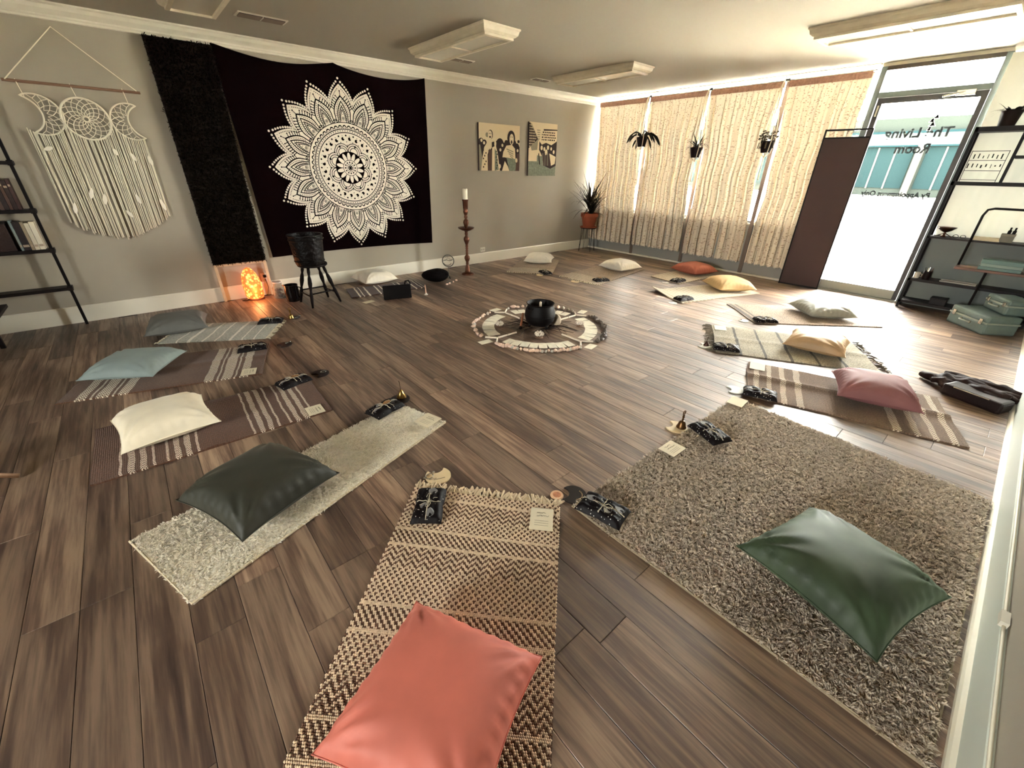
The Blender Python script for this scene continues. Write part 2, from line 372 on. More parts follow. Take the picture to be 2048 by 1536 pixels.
lettering('The Living', 1.20, 1.825, .60, .135); lettering('Room', 1.195, 1.665, .31, .135); lettering('By Appointment Only', 1.19, 1.20, .66, .08, .05)
# bells on a cord at the closer
t_ = thing('bell_string', 'string of small dark bells hanging from the door closer', 'bells', (XW-.10, 1.083, 1.88))
MB().tube([(0, 0, 0), (0, .003, .14), (0, -.004, .31)], .003, 5).build('cord', black_metal, t_)
for k, (dy, dz, r) in enumerate(((.01, .0, .02), (-.004, .04, .034), (.012, .078, .026), (-.016, .112, .024))):
    MB().lathe([(.001, .036), (r*.35, .03), (r*.6, .012), (r, 0), (r*.8, -.002), (.001, .004)], 10, (0, dy, dz)).build('bell', black_metal, t_, smooth=50)

# ---------------------------------------------------------------- outside
concrete = mat('concrete', (196, 190, 178), .9, var=.06, vscale=1.5, bump=(30, .2))
tag(MB().box(XW+.13, -60, -.3, 110, 90, -.06).build('pavement', concrete), 'sunlit pale pavement outside the shop', kind='structure')
bx_ = XW+38
bl = thing('storefront_building', 'low pale shop building across the road seen through the glass door', 'building', (bx_, 9, -.06))
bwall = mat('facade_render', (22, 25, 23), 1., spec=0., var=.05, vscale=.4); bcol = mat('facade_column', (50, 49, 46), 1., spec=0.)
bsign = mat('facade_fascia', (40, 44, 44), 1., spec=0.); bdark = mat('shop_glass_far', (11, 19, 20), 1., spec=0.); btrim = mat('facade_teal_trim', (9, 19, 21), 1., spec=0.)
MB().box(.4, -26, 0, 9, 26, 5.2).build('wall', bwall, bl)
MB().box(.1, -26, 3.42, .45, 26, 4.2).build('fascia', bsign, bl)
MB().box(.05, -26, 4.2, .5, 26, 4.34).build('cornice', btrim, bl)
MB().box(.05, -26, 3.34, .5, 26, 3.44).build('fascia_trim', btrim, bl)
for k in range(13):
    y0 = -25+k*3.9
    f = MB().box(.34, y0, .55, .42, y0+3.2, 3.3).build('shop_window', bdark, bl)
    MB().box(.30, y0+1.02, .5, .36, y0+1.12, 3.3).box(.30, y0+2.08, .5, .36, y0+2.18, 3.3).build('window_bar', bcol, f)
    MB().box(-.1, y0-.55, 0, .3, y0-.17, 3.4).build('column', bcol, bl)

tag(MB().box(XW+.15, YR-1.5, 2.76, XW+1.05, YW+2.5, 2.88).build('canopy', mat('canopy_metal', (150, 146, 136), .6)), 'flat canopy over the shop front outside', kind='structure')

# ---------------------------------------------------------------- curtains
def curtain_mat():
    m, t, b = newmat('sprigged_curtain_fabric'); t.n.remove(b); uv = t.coord('UV')
    d = t.voronoi(uv, 52., rnd=.8); n = t.noise(uv, 90., 2)
    dots = t.ramp(t.m('ADD', d, t.m('MULTIPLY', t.m('SUBTRACT', n, .5), .35)), [(.22, (1, 1, 1)), (.36, (0, 0, 0))])
    col = t.mix(dots, lin((224, 212, 192)), lin((172, 146, 124)))
    df = t.node('ShaderNodeBsdfDiffuse'); tl = t.node('ShaderNodeBsdfTranslucent'); mx = t.node('ShaderNodeMixShader'); mx.inputs[0].default_value = .019
    t.l.new(col, df.inputs[0]); t.l.new(col, tl.inputs[0]); t.l.new(df.outputs[0], mx.inputs[1]); t.l.new(tl.outputs[0], mx.inputs[2])
    t.l.new(mx.outputs[0], t.n['Material Output'].inputs[0]); return m
cur_m = curtain_mat()
band_m = mat('curtain_header_fabric', (172, 136, 122), .9, var=.2, vscale=40)
lace_m = mat('lace', (214, 204, 188), .9)
CW = [(5.80, 4.80), (4.755, 3.775), (3.725, 2.745), (2.69, 1.80)]
CL = ['sprigged tan curtain panel next to the corner with the potted plant', 'sprigged tan curtain panel between the first two hanging plants',
      'sprigged tan curtain panel between the two smaller hanging plants', 'sprigged tan curtain panel beside the dark standing screen and door']
def curtain(i):
    ya, yb = CW[i]; r = random.Random(20+i); ph = r.uniform(0, 6); Z0, Z1 = .195+.012*(i == 1), 2.50
    o = thing('curtain', CL[i], 'curtain', (XW-.055, (ya+yb)/2, 0), 0, 'sprigged curtains on the window wall')
    cy = (ya+yb)/2; W = (ya-yb)
    ks = [r.uniform(6, 9), r.uniform(11, 15), r.uniform(19, 24)]; ps = [r.uniform(0, 6) for _ in range(6)]
    def fn(u, v):
        z = Z0+(Z1-Z0)*v
        g = math.sin(PI*min(1, max(0, (Z1-z)/(Z1-.45))))**1.3                # drawn in at mid height
        s = u-.5; pull = 1-.10*g-.02*(1-v)
        lean = -.05*(1-v)*(1 if i else .3)
        y = W*s*pull + .012*math.sin(9*z+ps[3])*g + (lean*.25)
        a = .012+.022*(1-v**3)
        x = a*(math.sin(2*PI*ks[0]*s*(1+.05*(1-v))+ps[0])*.75+math.sin(2*PI*ks[1]*s+ps[1]+1.2*(1-v))*.5+math.sin(2*PI*ks[2]*s+ps[2])*.25*(v**.5)+.55*math.sin(2*PI*ks[1]*1.7*s+ps[4])**5)
        ph_ = 2*PI*ks[0]*s*(1+.05*(1-v))+ps[0]; y -= (W/ks[0])*.20*math.sin(2*ph_)*(.45+.55*(1-v**4)); x += .010*math.sin(ph_)
        x *= min(1, .12+(1-v)*9)                                             # gathered flat under the header
        return (-x*.9+.004, y, z)
    NU, NV = 200, 22; mb = MB(); mb.grid(fn, NU, NV)
    mb.uv = [((u/NU)*W*1.15, (v/NV)*2.3) for u in range(NU+1) for v in range(NV+1)]
    body = mb.build('fabric', cur_m, o, smooth=180)
    hb = MB(); hb.grid(lambda u, v: (-.020+.003*math.sin(150*u+i), W*(u-.5)*1.0, 2.436+.068*v), 90, 2)
    hb.grid(lambda u, v: (.022+.003*math.sin(150*u), W*(.5-u)*1.0, 2.436+.068*v), 90, 2); hb.build('header', band_m, o, smooth=180)
    lm = MB(); n = 46
    for k in range(n):
        u0, u1 = k/n, (k+1)/n; p0, p1, pm_ = fn(u0, 0), fn(u1, 0), fn((u0+u1)/2, 0)
        lm.poly([(p0[0]-.002, p0[1], p0[2]), (pm_[0]-.002, pm_[1], pm_[2]-.020), (p1[0]-.002, p1[1], p1[2])])
    lm.build('lace_trim', lace_m, body)
    if i == 3:
        lm = MB()
        for k in range(40):
            v0, v1 = k/40, (k+1)/40; p0, p1, pm_ = fn(0, v0), fn(0, v1), fn(0, (v0+v1)/2)
            lm.poly([p0, (pm_[0]-.002, pm_[1]-.014, pm_[2]), p1])
        lm.build('lace_trim', lace_m, body)
for i in range(4): curtain(i)
rod = thing('curtain_rod', 'white curtain rod running along the top of the window wall', 'curtain rod', (XW-.052, 3.77, 2.512))
MB().tube([(0, -2.0, 0), (0, 2.03, 0)], .009, 8).build('rod', white_plastic, rod, smooth=60)
for my in MY[:3]: MB().box(-.02, my-3.77-.03, -.012, .052, my-3.77+.03, .02).build('bracket', dm_frame, rod, bevel=.003)
sheer_m, t, b = newmat('sheer_white_fabric'); t.n.remove(b)
df = t.node('ShaderNodeBsdfDiffuse'); tl = t.node('ShaderNodeBsdfTranslucent'); mx = t.node('ShaderNodeMixShader'); mx.inputs[0].default_value = .015
df.inputs[0].default_value = (*lin((214, 214, 204)), 1); tl.inputs[0].default_value = (*lin((214, 216, 204)), 1)
t.l.new(df.outputs[0], mx.inputs[1]); t.l.new(tl.outputs[0], mx.inputs[2]); t.l.new(mx.outputs[0], t.n['Material Output'].inputs[0])
o = thing('sheer_curtain', 'plain pale sheer curtain behind the black shelf unit', 'curtain', (XW-.02, .14, .80))
def shf(u, v):
    y = .56-1.09*u; a = .016*(.35+.65*(1-v)); return (-.012-a*(math.sin(23*u+.6*v)+.5*math.sin(51*u+2)), y+.05*(1-v)*(u-.5), .015+1.71*v)
MB().grid(shf, 110, 12).build('fabric', sheer_m, o, smooth=180)

# ---------------------------------------------------------------- ceiling lights and vents
fix_m = mat('fixture_frame', (208, 198, 176), .5, var=.05, vscale=14); diff_m = mat('fixture_diffuser', (214, 210, 196), .22, spec=.6, bump=(400, .15, .002))
def ceiling_light(cx, cy, label):
    o = thing('ceiling_light', label, 'ceiling light', (cx, cy, H), 0, 'wood-framed fluorescent ceiling lights')
    hx, hy = .155, .615
    prof = [(.062, 0), (.062, -.012), (.052, -.02), (.044, -.048), (.026, -.062), (.014, -.066), (.014, -.084), (-.016, -.088), (-.016, -.070), (-.012, 0)]
    mb = MB(); n = len(prof); vs = []
    for (sx, sy) in ((-1, -1), (1, -1), (1, 1), (-1, 1)):
        for d, z in prof: vs.append((sx*(hx+d), sy*(hy+d), z))
    fs = [(c*n+i, c*n+(i+1) % n, ((c+1) % 4)*n+(i+1) % n, ((c+1) % 4)*n+i) for c in range(4) for i in range(n)]
    mb.add(vs, fs); mb.build('frame', fix_m, o, fix=True)
    MB().box(-hx+.012, -hy+.012, -.072, hx-.012, hy-.012, -.066).build('diffuser', diff_m, o)
    MB().box(-hx+.012, -.008, -.080, hx-.012, .008, -.071).build('crossbar', fix_m, o)
ceiling_light(3.02, 4.36, 'wood-framed ceiling light above the mandala tapestry')
ceiling_light(5.225, 4.36, 'wood-framed ceiling light nearest the corner of wall and curtains')
ceiling_light(5.235, 1.20, 'wood-framed ceiling light in front of the glass door')
ceiling_light(.835, 4.33, 'wood-framed ceiling light above the grass panel, cut off by the frame')
slot_m = mat('vent_slot', (46, 30, 26), .8)
def vent(cx, cy, sx, sy, n, label):
    o = thing('ceiling_vent', label, 'vent', (cx, cy, H), 0, 'ceiling vents')
    MB().box(-sx/2, -sy/2, -.008, sx/2, sy/2, 0).build('plate', white_plastic, o, bevel=.003)
    MB().box(-sx/2+.02, -sy/2+.02, -.010, sx/2-.02, sy/2-.02, -.0075).build('opening', slot_m, o)
    for k in range(n):
        y = -sy/2+.02+(sy-.04)*(k+.5)/n
        MB().obox((-sx/2+.02, y, -.012), (sx/2-.02, y, -.012), .014, .0015, (0, .5, .9)).build('slat', mat('vent_slat', (120, 104, 92), .5), o)
    MB().box(-.004, -sy/2+.02, -.014, .004, sy/2-.02, -.009).build('divider', white_plastic, o)
vent(1.37, 5.0, .40, .16, 4, 'narrow ceiling vent above the left end of the tapestry')
vent(3.53, 5.09, .32, .13, 3, 'small ceiling vent beside the light above the tapestry')
vent(5.05, 5.30, .30, .13, 3, 'small ceiling vent at the end of the light nearest the corner')
vent(5.78, 1.27, .12, .26, 3, 'small ceiling vent behind the light in front of the door')

# ---------------------------------------------------------------- macrame wall hanging
cot = mat('cotton_cord', (240, 232, 212), .9, bump=(300, .4, .003))
mg = thing('macrame_hanging', 'cream macrame wall hanging with a hoop, two crescents and long strands', 'wall hanging', (-.05, YW-.03, .75))
mx0, mz0 = -.05, .75
def wp(x, z, d=0.): return (x-mx0, d, z-mz0)
MB().tube([wp(-.475, 2.017), wp(.40, 2.010)], .011, 8).build('dowel', mat('dowel_wood', (128, 96, 76), .6), mg, smooth=60)
MB().tube([wp(-.455, 2.02, -.008), wp(-.052, 2.42, .02), wp(.375, 2.02, -.008)], .0042, 6).build('hanging_cord', cot, mg)
hc, hr = (-.05, 1.772), .160
hoop = MB().tube([wp(hc[0]+hr*math.cos(a*PI/24), hc[1]+hr*math.sin(a*PI/24)) for a in range(48)], .0085, 8, closed=True).build('hoop', cot, mg, smooth=180)
def web(cx, cz, r, parent, inside, nseg=14, rings=6):
    mb = MB(); P = lambda a, q: (cx+q*math.cos(a), cz+q*math.sin(a))
    for k in range(rings):
        r0, r1 = r*(1-k/(rings+.6)), r*(1-(k+1)/(rings+.6)); off = k*PI/nseg
        for j in range(nseg):
            a = 2*PI*j/nseg+off; p0 = P(a, r0); 
            for da in (-1, 1):
                p1 = P(a+da*PI/nseg, r1)
                if inside(*p0) and inside(*p1): mb.tube([wp(*p0), wp(*p1)], .0026, 4, cap=False)
    mb.build('web', cot, parent)
web(*hc, hr, hoop, lambda x, z: True, 14, 6)
def crescent(c, r, s):
    ang0 = math.radians(62)
    outer = [(c[0]+s*r*math.cos(a), c[1]+r*math.sin(a)) for a in np.linspace(-PI+ang0, PI-ang0, 40)]
    c2 = (c[0]-s*r*.80, c[1]); p = outer[0]; r2 = math.hypot(p[0]-c2[0], p[1]-c2[1])
    a1 = math.atan2(p[1]-c2[1], s*(p[0]-c2[0]))
    inner = [(c2[0]+s*r2*math.cos(a), c2[1]+r2*math.sin(a)) for a in np.linspace(-a1, a1, 26)]
    o = MB().tube([wp(*q) for q in outer+inner[1:-1]], .0065, 8, closed=True).build('crescent', cot, mg, smooth=180)
    web(c[0], c[1], r, o, lambda x, z: math.hypot(x-c2[0], z-c2[1]) > r2*1.0, 14, 4)
crescent((-.343, 1.785), .150, 1); crescent((.262, 1.772), .146, -1)
for x, zt in ((-.385, 1.905), (-.06, 1.935), (.285, 1.90)): MB().tube([wp(x-.012, 2.03), wp(x-.008, 1.99, -.012), wp(x, zt)], .003, 5).build('tie', cot, mg)
st = MB(); r_ = random.Random(5)
for k in range(60):
    x = -.455+k*.01305+r_.uniform(-.005, .005)
    zt = None
    for c, r in ((hc, hr), ((-.343, 1.785), .150), ((.262, 1.772), .146)):
        if abs(x-c[0]) < r*.985:
            z = c[1]-math.sqrt(r*r-(x-c[0])**2); zt = z if zt is None else min(zt, z)
    if zt is None: continue
    zb = .76+.16*abs((x+.09)/.36)**1.8+r_.uniform(-.015, .015); dx = r_.uniform(-.006, .006)-.015*(x+.05)
    d = r_.uniform(-.006, .010)
    st.tube([wp(x, zt, -.004), wp(x+dx*.4, zt-.25, d), wp(x+dx*.8, (zt+zb)/2-.1, d*.5), wp(x+dx, zb, d)], [.0038, .0038, .0036, .0046], 5)
tag(st.build('strands', cot, mg, smooth=180), kind='stuff')
for fx, fz, a, s in ((-.41, 1.52, 1.9, .07), (.17, 1.52, .35, .08), (.06, 1.55, .2, .06), (.30, 1.50, .1, .09), (-.20, 1.22, -.35, .1), (-.13, 1.17, -.2, .1), (.10, 1.16, .15, .09), (.27, 1.12, .2, .12), (-.02, 1.02, .5, .08), (-.36, 1.10, -.2, .1)):
    d = (math.sin(a), -math.cos(a)); nn = (-d[1], d[0]); L_ = s
    pts = [(0, 0), (.25, .012), (.6, .016), (.9, .009), (1, 0), (.9, -.009), (.6, -.016), (.25, -.012)]
    mb = MB(); n = len(pts)
    vs = [wp(fx+d[0]*L_*q+nn[0]*w, fz+d[1]*L_*q+nn[1]*w, dd) for dd in (-.017, -.013) for q, w in pts]
    mb.add(vs, [tuple(range(n)), tuple(range(2*n-1, n-1, -1))]+[(i, (i+1) % n, n+(i+1) % n, n+i) for i in range(n)]); mb.build('feather', mat('feather', (250, 242, 226), .9), mg)

# ---------------------------------------------------------------- grass panel
gp = thing('grass_panel', 'tall panel of dark artificial grass in a pale wooden frame', 'grass panel', (.812, YW-.045, 0))
pine = mat('pale_pine', (206, 186, 156), .6, var=.08, vscale=20)
for x in (-.252, .252): MB().box(x-.014, -.014, .002, x+.014, .009, .42).build('leg', pine, gp, bevel=.002)
MB().box(-.266, .0, .415, .266, .026, 2.46).build('backing', mat('panel_backing', (38, 26, 18), .9), gp)
MB().box(-.246, -.01, .395, .246, .026, .42).build('rail', pine, gp)
N = 19000
bs = np.stack([rng.uniform(-.272, .272, N), np.full(N, -.004), rng.uniform(.415, 2.462, N)], 1)
td = np.stack([rng.normal(0, .35, N), -np.abs(rng.normal(1, .25, N)), rng.normal(.1, .45, N)], 1); td /= np.linalg.norm(td, axis=1)[:, None]; td *= rng.uniform(.022, .045, N)[:, None]
tag(blades('artificial_grass', bs, td, rng.uniform(.004, .008, N), mat('artificial_grass', (24, 17, 7), .9, spec=.1, var=.8, vscale=30), gp, .25), kind='stuff')

# ---------------------------------------------------------------- mandala tapestry
tp_black = mat('tapestry_black', (9, 1, 2), 1., spec=.05); tp_cream = mat('tapestry_cream', (236, 226, 210), .95)
tp = thing('mandala_tapestry', 'black wall tapestry printed with a large cream mandala flower', 'tapestry', (2.29, YW-.012, .41))
TQ = [(1.168, .435), (3.388, .411), (3.451, 2.470), (1.072, 2.488)]
def tsurf(u, v, d=0.):
    x = (TQ[0][0]*(1-u)+TQ[1][0]*u)*(1-v)+(TQ[3][0]*(1-u)+TQ[2][0]*u)*v
    z = (TQ[0][1]*(1-u)+TQ[1][1]*u)*(1-v)+(TQ[3][1]*(1-u)+TQ[2][1]*u)*v
    sag = (.075*math.sin(PI*min(1, u/.5))**1.0 if u < .5 else .075*math.sin(PI*(u-.5)/.5)**.8)
    z -= sag*v**6; z += .022*math.sin(PI*u)*(1-v)**4
    k = min(1, max(0, (math.hypot(x-2.287, z-1.412)-.93)/.25))          # flat where the print lies, wavy towards the hem
    y = -.008-k*(.004*math.sin(7*u+3*v)+.004*math.sin(13*u-2*v+1))
    return (x-2.29, y-d, z-.41)
tb = MB(); tb.grid(lambda u, v: tsurf(u, v), 48, 40); tb.grid(lambda u, v: tsurf(1-u, v, -.003), 48, 40)
tcl = tb.build('cloth', tp_black, tp, smooth=180)
MC = (2.287, 1.412)
def tpt(x, z, d):
    return (x-2.29, -.008-d, z-.41)
layers = {}
def mpoly(pts, lay, cream):
    """pts in mandala polar space already turned to x,z"""
    k = (lay, cream)
    mb = layers.setdefault(k, MB()); mb.poly([tpt(MC[0]+x, MC[1]+z, .0012+.00013*lay) for x, z in reversed(pts)])
def pol(a, r): return (r*math.sin(a), r*math.cos(a))
def ring(r0, r1, lay, cream, n=64):
    for j in range(n):
        a0, a1 = 2*PI*j/n, 2*PI*(j+1)/n; mpoly([pol(a0, r0), pol(a0, r1), pol(a1, r1), pol(a1, r0)], lay, cream)
def disc(cx, cz, r, lay, cream, n=10): mpoly([(cx+r*math.cos(2*PI*j/n), cz+r*math.sin(2*PI*j/n)) for j in range(n)][::-1], lay, cream)
def dot(a, rr, r, lay, cream, n=8): x, z = pol(a, rr); disc(x, z, r, lay, cream, n)
NP = 16
def halfw(rr, rs, rt, hw):
    """half angle of a petal: full to rs, then a pointed onion shape to the tip rt"""
    if rr <= rs: return hw
    q = min(1, (rr-rs)/(rt-rs)); return hw*(1-q**1.7)**1.05
def petal(a, rs, rt, hw, lay, cream, r0=.48, n=9):
    L_, R2 = [], []
    for i in range(n+2):
        rr = r0 if i == 0 else rs+(rt-rs)*(i-1)/n; w = halfw(rr, rs, rt, hw); L_.append(pol(a-w, rr)); R2.append(pol(a+w, rr))
    mpoly(L_+R2[::-1][1:], lay, cream)
def ogee(a, r0, r1, hw, lay, cream, n=8, p=1.0):
    L_, R2 = [], []
    for i in range(n+1):
        q = i/n; rr = r0+(r1-r0)*q; w = hw*(r0/rr)*(1-q**1.6)**.75*(1+.35*math.sin(PI*q)*(1-q)) if q < 1 else 0
        L_.append(pol(a-w, rr)); R2.append(pol(a+w, rr))
    mpoly(L_+R2[::-1][1:], lay, cream)
def ogee_pts(a, r0, r1, hw, q):
    rr = r0+(r1-r0)*q; w = hw*(r0/rr)*(1-q**1.6)**.75*(1+.35*math.sin(PI*q)*(1-q)); return rr, w
HW = PI/NP
for k in range(NP):
    a = 2*PI*k/NP
    petal(a, .66, .872, HW*1.0, 0, True)
    for i in range(10):                                        # cream dots outside the petals
        rr = .70+(.912-.70)*(i/10); w = halfw(rr, .66, .915, HW*1.06)
        for s_ in (-1, 1): dot(a+s_*w, rr, .0118, 0, True, 8)
    dot(a, .925, .0118, 0, True, 8)
    for i in range(13):                                       # dotted line just inside the edge
        rr = .66+(.835-.66)*(i/13); w = halfw(rr, .64, .845, HW*.90)
        for s_ in (-1, 1): dot(a+s_*w, rr, .0056, 1, False, 6)
    dot(a, .842, .0042, 1, False, 5)
    petal(a, .58, .764, HW*.88, 1, False); petal(a, .58, .744, HW*.78, 2, True)
    mpoly([pol(a-.006, .745), pol(a-.004, .80), pol(a+.004, .80), pol(a+.006, .745)], 2, False); dot(a, .803, .008, 2, False, 8)
    for i in range(6):                                        # comb marks standing on the inner outline
        rr = .625+.021*i; w = halfw(rr, .58, .760, HW*.86)
        for s_ in (-1, 1):
            a0 = a+s_*w; mpoly([pol(a0, rr-.006), pol(a0+s_*.020/rr, rr+.014), pol(a0+s_*.020/rr, rr+.025), pol(a0, rr+.006)], 2, False); dot(a0+s_*.024/rr, rr+.024, .0078, 2, False, 7)
    for i in range(10):
        rr = .56+(.735-.56)*(i/10); w = halfw(rr, .55, .738, HW*.68)
        for s_ in (-1, 1): dot(a+s_*w, rr, .0054, 3, False, 6)
    petal(a, .53, .710, HW*.62, 3, False); petal(a, .53, .692, HW*.53, 4, True)
    petal(a, .52, .660, HW*.42, 5, False)
    for i in range(9):                                        # brick band between two outlines
        rr = .525+.0175*i; w = halfw(rr, .53, .694, HW*.55); w2 = halfw(rr-.012, .52, .655, HW*.40)
        for s_ in (-1, 1): mpoly([pol(a+s_*w, rr-.003), pol(a+s_*w2, rr-.015), pol(a+s_*w2, rr-.009), pol(a+s_*w, rr+.003)], 5, False)
    petal(a, .52, .642, HW*.33, 6, True)
    ogee(a, .505, .625, .058, 7, False); ogee(a, .507, .606, .045, 8, True)
    dot(a, .530, .017, 9, False, 12); dot(a, .530, .012, 10, True, 10); dot(a, .530, .007, 11, False, 8); dot(a, .570, .005, 9, False, 6)
    am = a+PI/NP
    for dd in (-.045, 0, .045): dot(am+dd, .515-.012*(dd != 0), .014, 6, False, 8); dot(am+dd, .515-.012*(dd != 0), .007, 7, True, 6)
ring(.0, .492, 9, False, 64)
disc(0, 0, .484, 10, True, 72)
ring(.436, .441, 11, False)
for k in range(52):
    a = 2*PI*k/52; dot(a, .440, .023, 11, False, 10); dot(a, .434, .0155, 12, True, 9); dot(a, .433, .005, 13, False, 5)
ring(.0, .423, 14, True, 64); ring(.414, .423, 15, False)
for k in range(84): dot(2*PI*k/84, .402, .0062, 15, False, 6)
ring(.379, .388, 15, False)
for k in range(24):
    a = 2*PI*k/24; dot(a, .352, .0105, 15, False, 7)
    a += PI/24; x, z = pol(a, .318); disc(x, z, .0195, 15, False, 10); x2, z2 = pol(a+.05, .325); disc(x2, z2, .010, 16, True, 8)
    dot(a, .350, .005, 15, False, 5); dot(a+PI/24, .285, .006, 15, False, 6)
for k in range(8):
    a = 2*PI*(k+.5)/8
    for li, (rr, cr) in enumerate(((.098, False), (.090, True), (.074, False), (.066, True), (.050, False), (.042, True))): dot(a, .185, rr, 16+li, cr, 20)
    mpoly([pol(a, .268), pol(a+.05, .248), pol(a, .232), pol(a-.05, .248)], 23, False)
    mpoly([pol(a+PI/8, .262), pol(a+PI/8+.03, .225), pol(a+PI/8-.03, .225)], 23, False)
ring(0, .182, 24, False, 32)
for k in range(14):
    a = 2*PI*k/14; c = []
    for j in range(12):
        q = 2*PI*j/12; c.append((.118+.052*math.cos(q), .021*math.sin(q)))
    mpoly([pol(a+math.atan2(w, r), math.hypot(r, w)) for r, w in c], 25, True)
ring(0, .090, 26, False, 32); ring(0, .084, 27, True, 32)
for k in range(12): dot(2*PI*k/12, .062, .0095, 28, False, 8)
ring(0, .046, 28, False, 24); ring(0, .041, 29, True, 24)
for k in range(8): dot(2*PI*k/8, .024, .009, 30, False, 7)
disc(0, 0, .016, 31, False, 10)
allm = MB()
for (lay, cr), mb in sorted(layers.items()):
    allm.cur = 1 if cr else 0; allm.add(mb.v, mb.f)
allm.build('mandala_print', [tp_black, tp_cream], tcl)

# ---------------------------------------------------------------- two canvas prints
pr_dark = mat('print_dark', (44, 26, 24), .8); pr_cream = mat('print_cream', (218, 200, 166), .8); pr_mid = mat('print_mid', (140, 134, 112), .8)
pr_teal = mat('print_grey_green', (120, 126, 108), .8, var=.25, vscale=30); pr_brown = mat('print_brown', (92, 68, 60), .8)
def canvas(x0, x1, z0, z1, label):
    o = thing('canvas_print', label, 'picture', ((x0+x1)/2, YW, z0), 0, 'black and white canvas prints')
    w, h = x1-x0, z1-z0
    MB().box(-w/2, -.034, 0, w/2, -.002, h).build('canvas', mat('canvas_edge', (50, 32, 28), .8), o)
    mb = MB(); mats_ = [pr_cream, pr_dark, pr_mid, pr_teal, pr_brown]; state = [0]
    def P(pts, c):
        state[0] += 1; mb.cur = c; mb.poly([(-w/2+w*u, -.0345-.00006*state[0], h*v) for u, v in pts])
    def E(u, v, a, b_, c, n=14): P([(u+a*math.cos(2*PI*i/n), v+b_*math.sin(2*PI*i/n)) for i in range(n)], c)
    P([(0, 0), (1, 0), (1, 1), (0, 1)], 0)
    return o, P, E, lambda: mb.build('print', mats_, o)
o, P, E, done = canvas(4.300, 5.116, 1.400, 2.035, 'canvas print of two shouting figures in a crowd')
P([(0, 0), (1, 0), (1, .55), (.85, .6), (.6, .62), (.45, .66), (.2, .58), (0, .66)], 1)
for u, v, a in ((.05, .62, .06), (.13, .6, .05), (.5, .6, .09), (.57, .5, .05), (.66, .62, .05), (.93, .55, .06), (.97, .66, .03)): E(u, v, a, a*1.2, 1)
for u, v in ((.06, .64), (.12, .59), (.56, .56), (.51, .46), (.95, .46)): E(u, v, .025, .035, 0)
P([(.0, 0), (.1, 0), (.07, .3), (.03, .55), (0, .55)], 2); P([(.04, 0), (.2, 0), (.2, .35), (.27, .55), (.2, .62), (.12, .5), (.08, .3)], 0)
P([(.2, 0), (.3, 0), (.3, .45), (.22, .45)], 4); P([(.3, 0), (.5, 0), (.44, .4), (.4, .55), (.31, .5)], 0); P([(.37, 0), (.47, .02), (.42, .4), (.37, .5)], 3)
for i in range(7): E(.1+.03*(i % 3), .08+.06*i, .014, .02, 1); E(.41+.02*(i % 2), .06+.06*i, .012, .02, 1)
E(.19, .76, .035, .05, 2); E(.27, .77, .058, .10, 1); E(.26, .76, .05, .095, 0); E(.26, .72, .022, .02, 1); E(.245, .79, .008, .012, 1); E(.28, .79, .008, .012, 1); P([(.22, .62), (.3, .66), (.3, .5), (.26, .45), (.22, .52)], 0)
P([(.36, .66), (.38, .72), (.41, .6), (.4, .5), (.36, .55)], 0); E(.385, .7, .014, .03, 0)
E(.78, .72, .10, .17, 1); E(.86, .6, .05, .09, 1); E(.79, .70, .055, .12, 0); E(.79, .64, .022, .04, 1); E(.77, .75, .009, .012, 1); E(.81, .75, .009, .012, 1)
P([(.62, .3), (.9, .25), (.88, .5), (.8, .58), (.66, .56), (.58, .42), (.56, .3)], 0)
for i in range(4): P([(.66+.03*i, .5-.05*i), (.84, .44-.05*i), (.84, .415-.05*i), (.66+.03*i, .475-.05*i)], 2)
P([(.66, .3), (.9, .27), (.93, 0), (.74, 0)], 3); P([(.55, 0), (.74, 0), (.7, .1), (.62, .22)], 0); P([(.9, 0), (1, 0), (1, .4), (.93, .4)], 4); E(.92, .24, .03, .05, 0); E(.49, .1, .035, .05, 0)
done()
o, P, E, done = canvas(5.318, 5.970, 1.330, 2.110, 'tall canvas print of a protest crowd with a flag and a sign')
P([(0, 0), (1, 0), (1, .28), (.5, .38), (0, .42)], 3); P([(.0, .28), (.3, .28), (.3, .5), (0, .52)], 0)
P([(0, .52), (0, .98), (.03, .99), (.32, .70)], 1)
for i in range(9):
    for j in range(7):
        u, v = .025+.042*j, .56+.048*i
        if u < .28-(abs(v-.72)*.85): E(u, v, .012, .016, 0, 6)
P([(.05, .98), (.07, .98), (.36, .66), (.34, .66)], 2); P([(.06, .56), (.32, .70), (.3, .5), (.1, .48)], 2)
P([(.42, .66), (.98, .66), (.98, .88), (.5, .87), (.42, .8)], 0); P([(.5, .86), (1, .88), (1, .9), (.5, .89)], 1)
for i in range(4):
    rr = random.Random(i); u = .44+.03*(i == 0)
    while u < .93:
        l = rr.uniform(.025, .06); P([(u, .68+.046*(3-i)), (u+l, .683+.046*(3-i)), (u+l, .708+.046*(3-i)), (u, .705+.046*(3-i))], 1); u += l+rr.uniform(.012, .03)
for i in range(5): P([(.26+.01*i, .87-.04*i), (.38, .87-.04*i), (.38, .855-.04*i), (.27+.01*i, .852-.04*i)], 2)
P([(.36, .5), (.36, .66), (.45, .6), (.6, .64), (.8, .6), (1, .68), (1, .2), (.8, .14), (.55, .2), (.46, .4)], 1)
for u, v, a in ((.45, .54, .04), (.55, .52, .035), (.68, .55, .04), (.8, .53, .03), (.9, .47, .035), (.62, .46, .05)): E(u, v, a, a*1.1, 0)
for i in range(6): P([(.48+.05*i, .2), (.5+.05*i, .2), (.5+.045*i, .44), (.485+.045*i, .44)], 4 if i % 2 else 2)
P([(.74, .44), (.98, .38), (.96, .24), (.82, .2)], 0); P([(.38, .22), (.42, .22), (.36, .45), (.33, .42)], 1)
done()
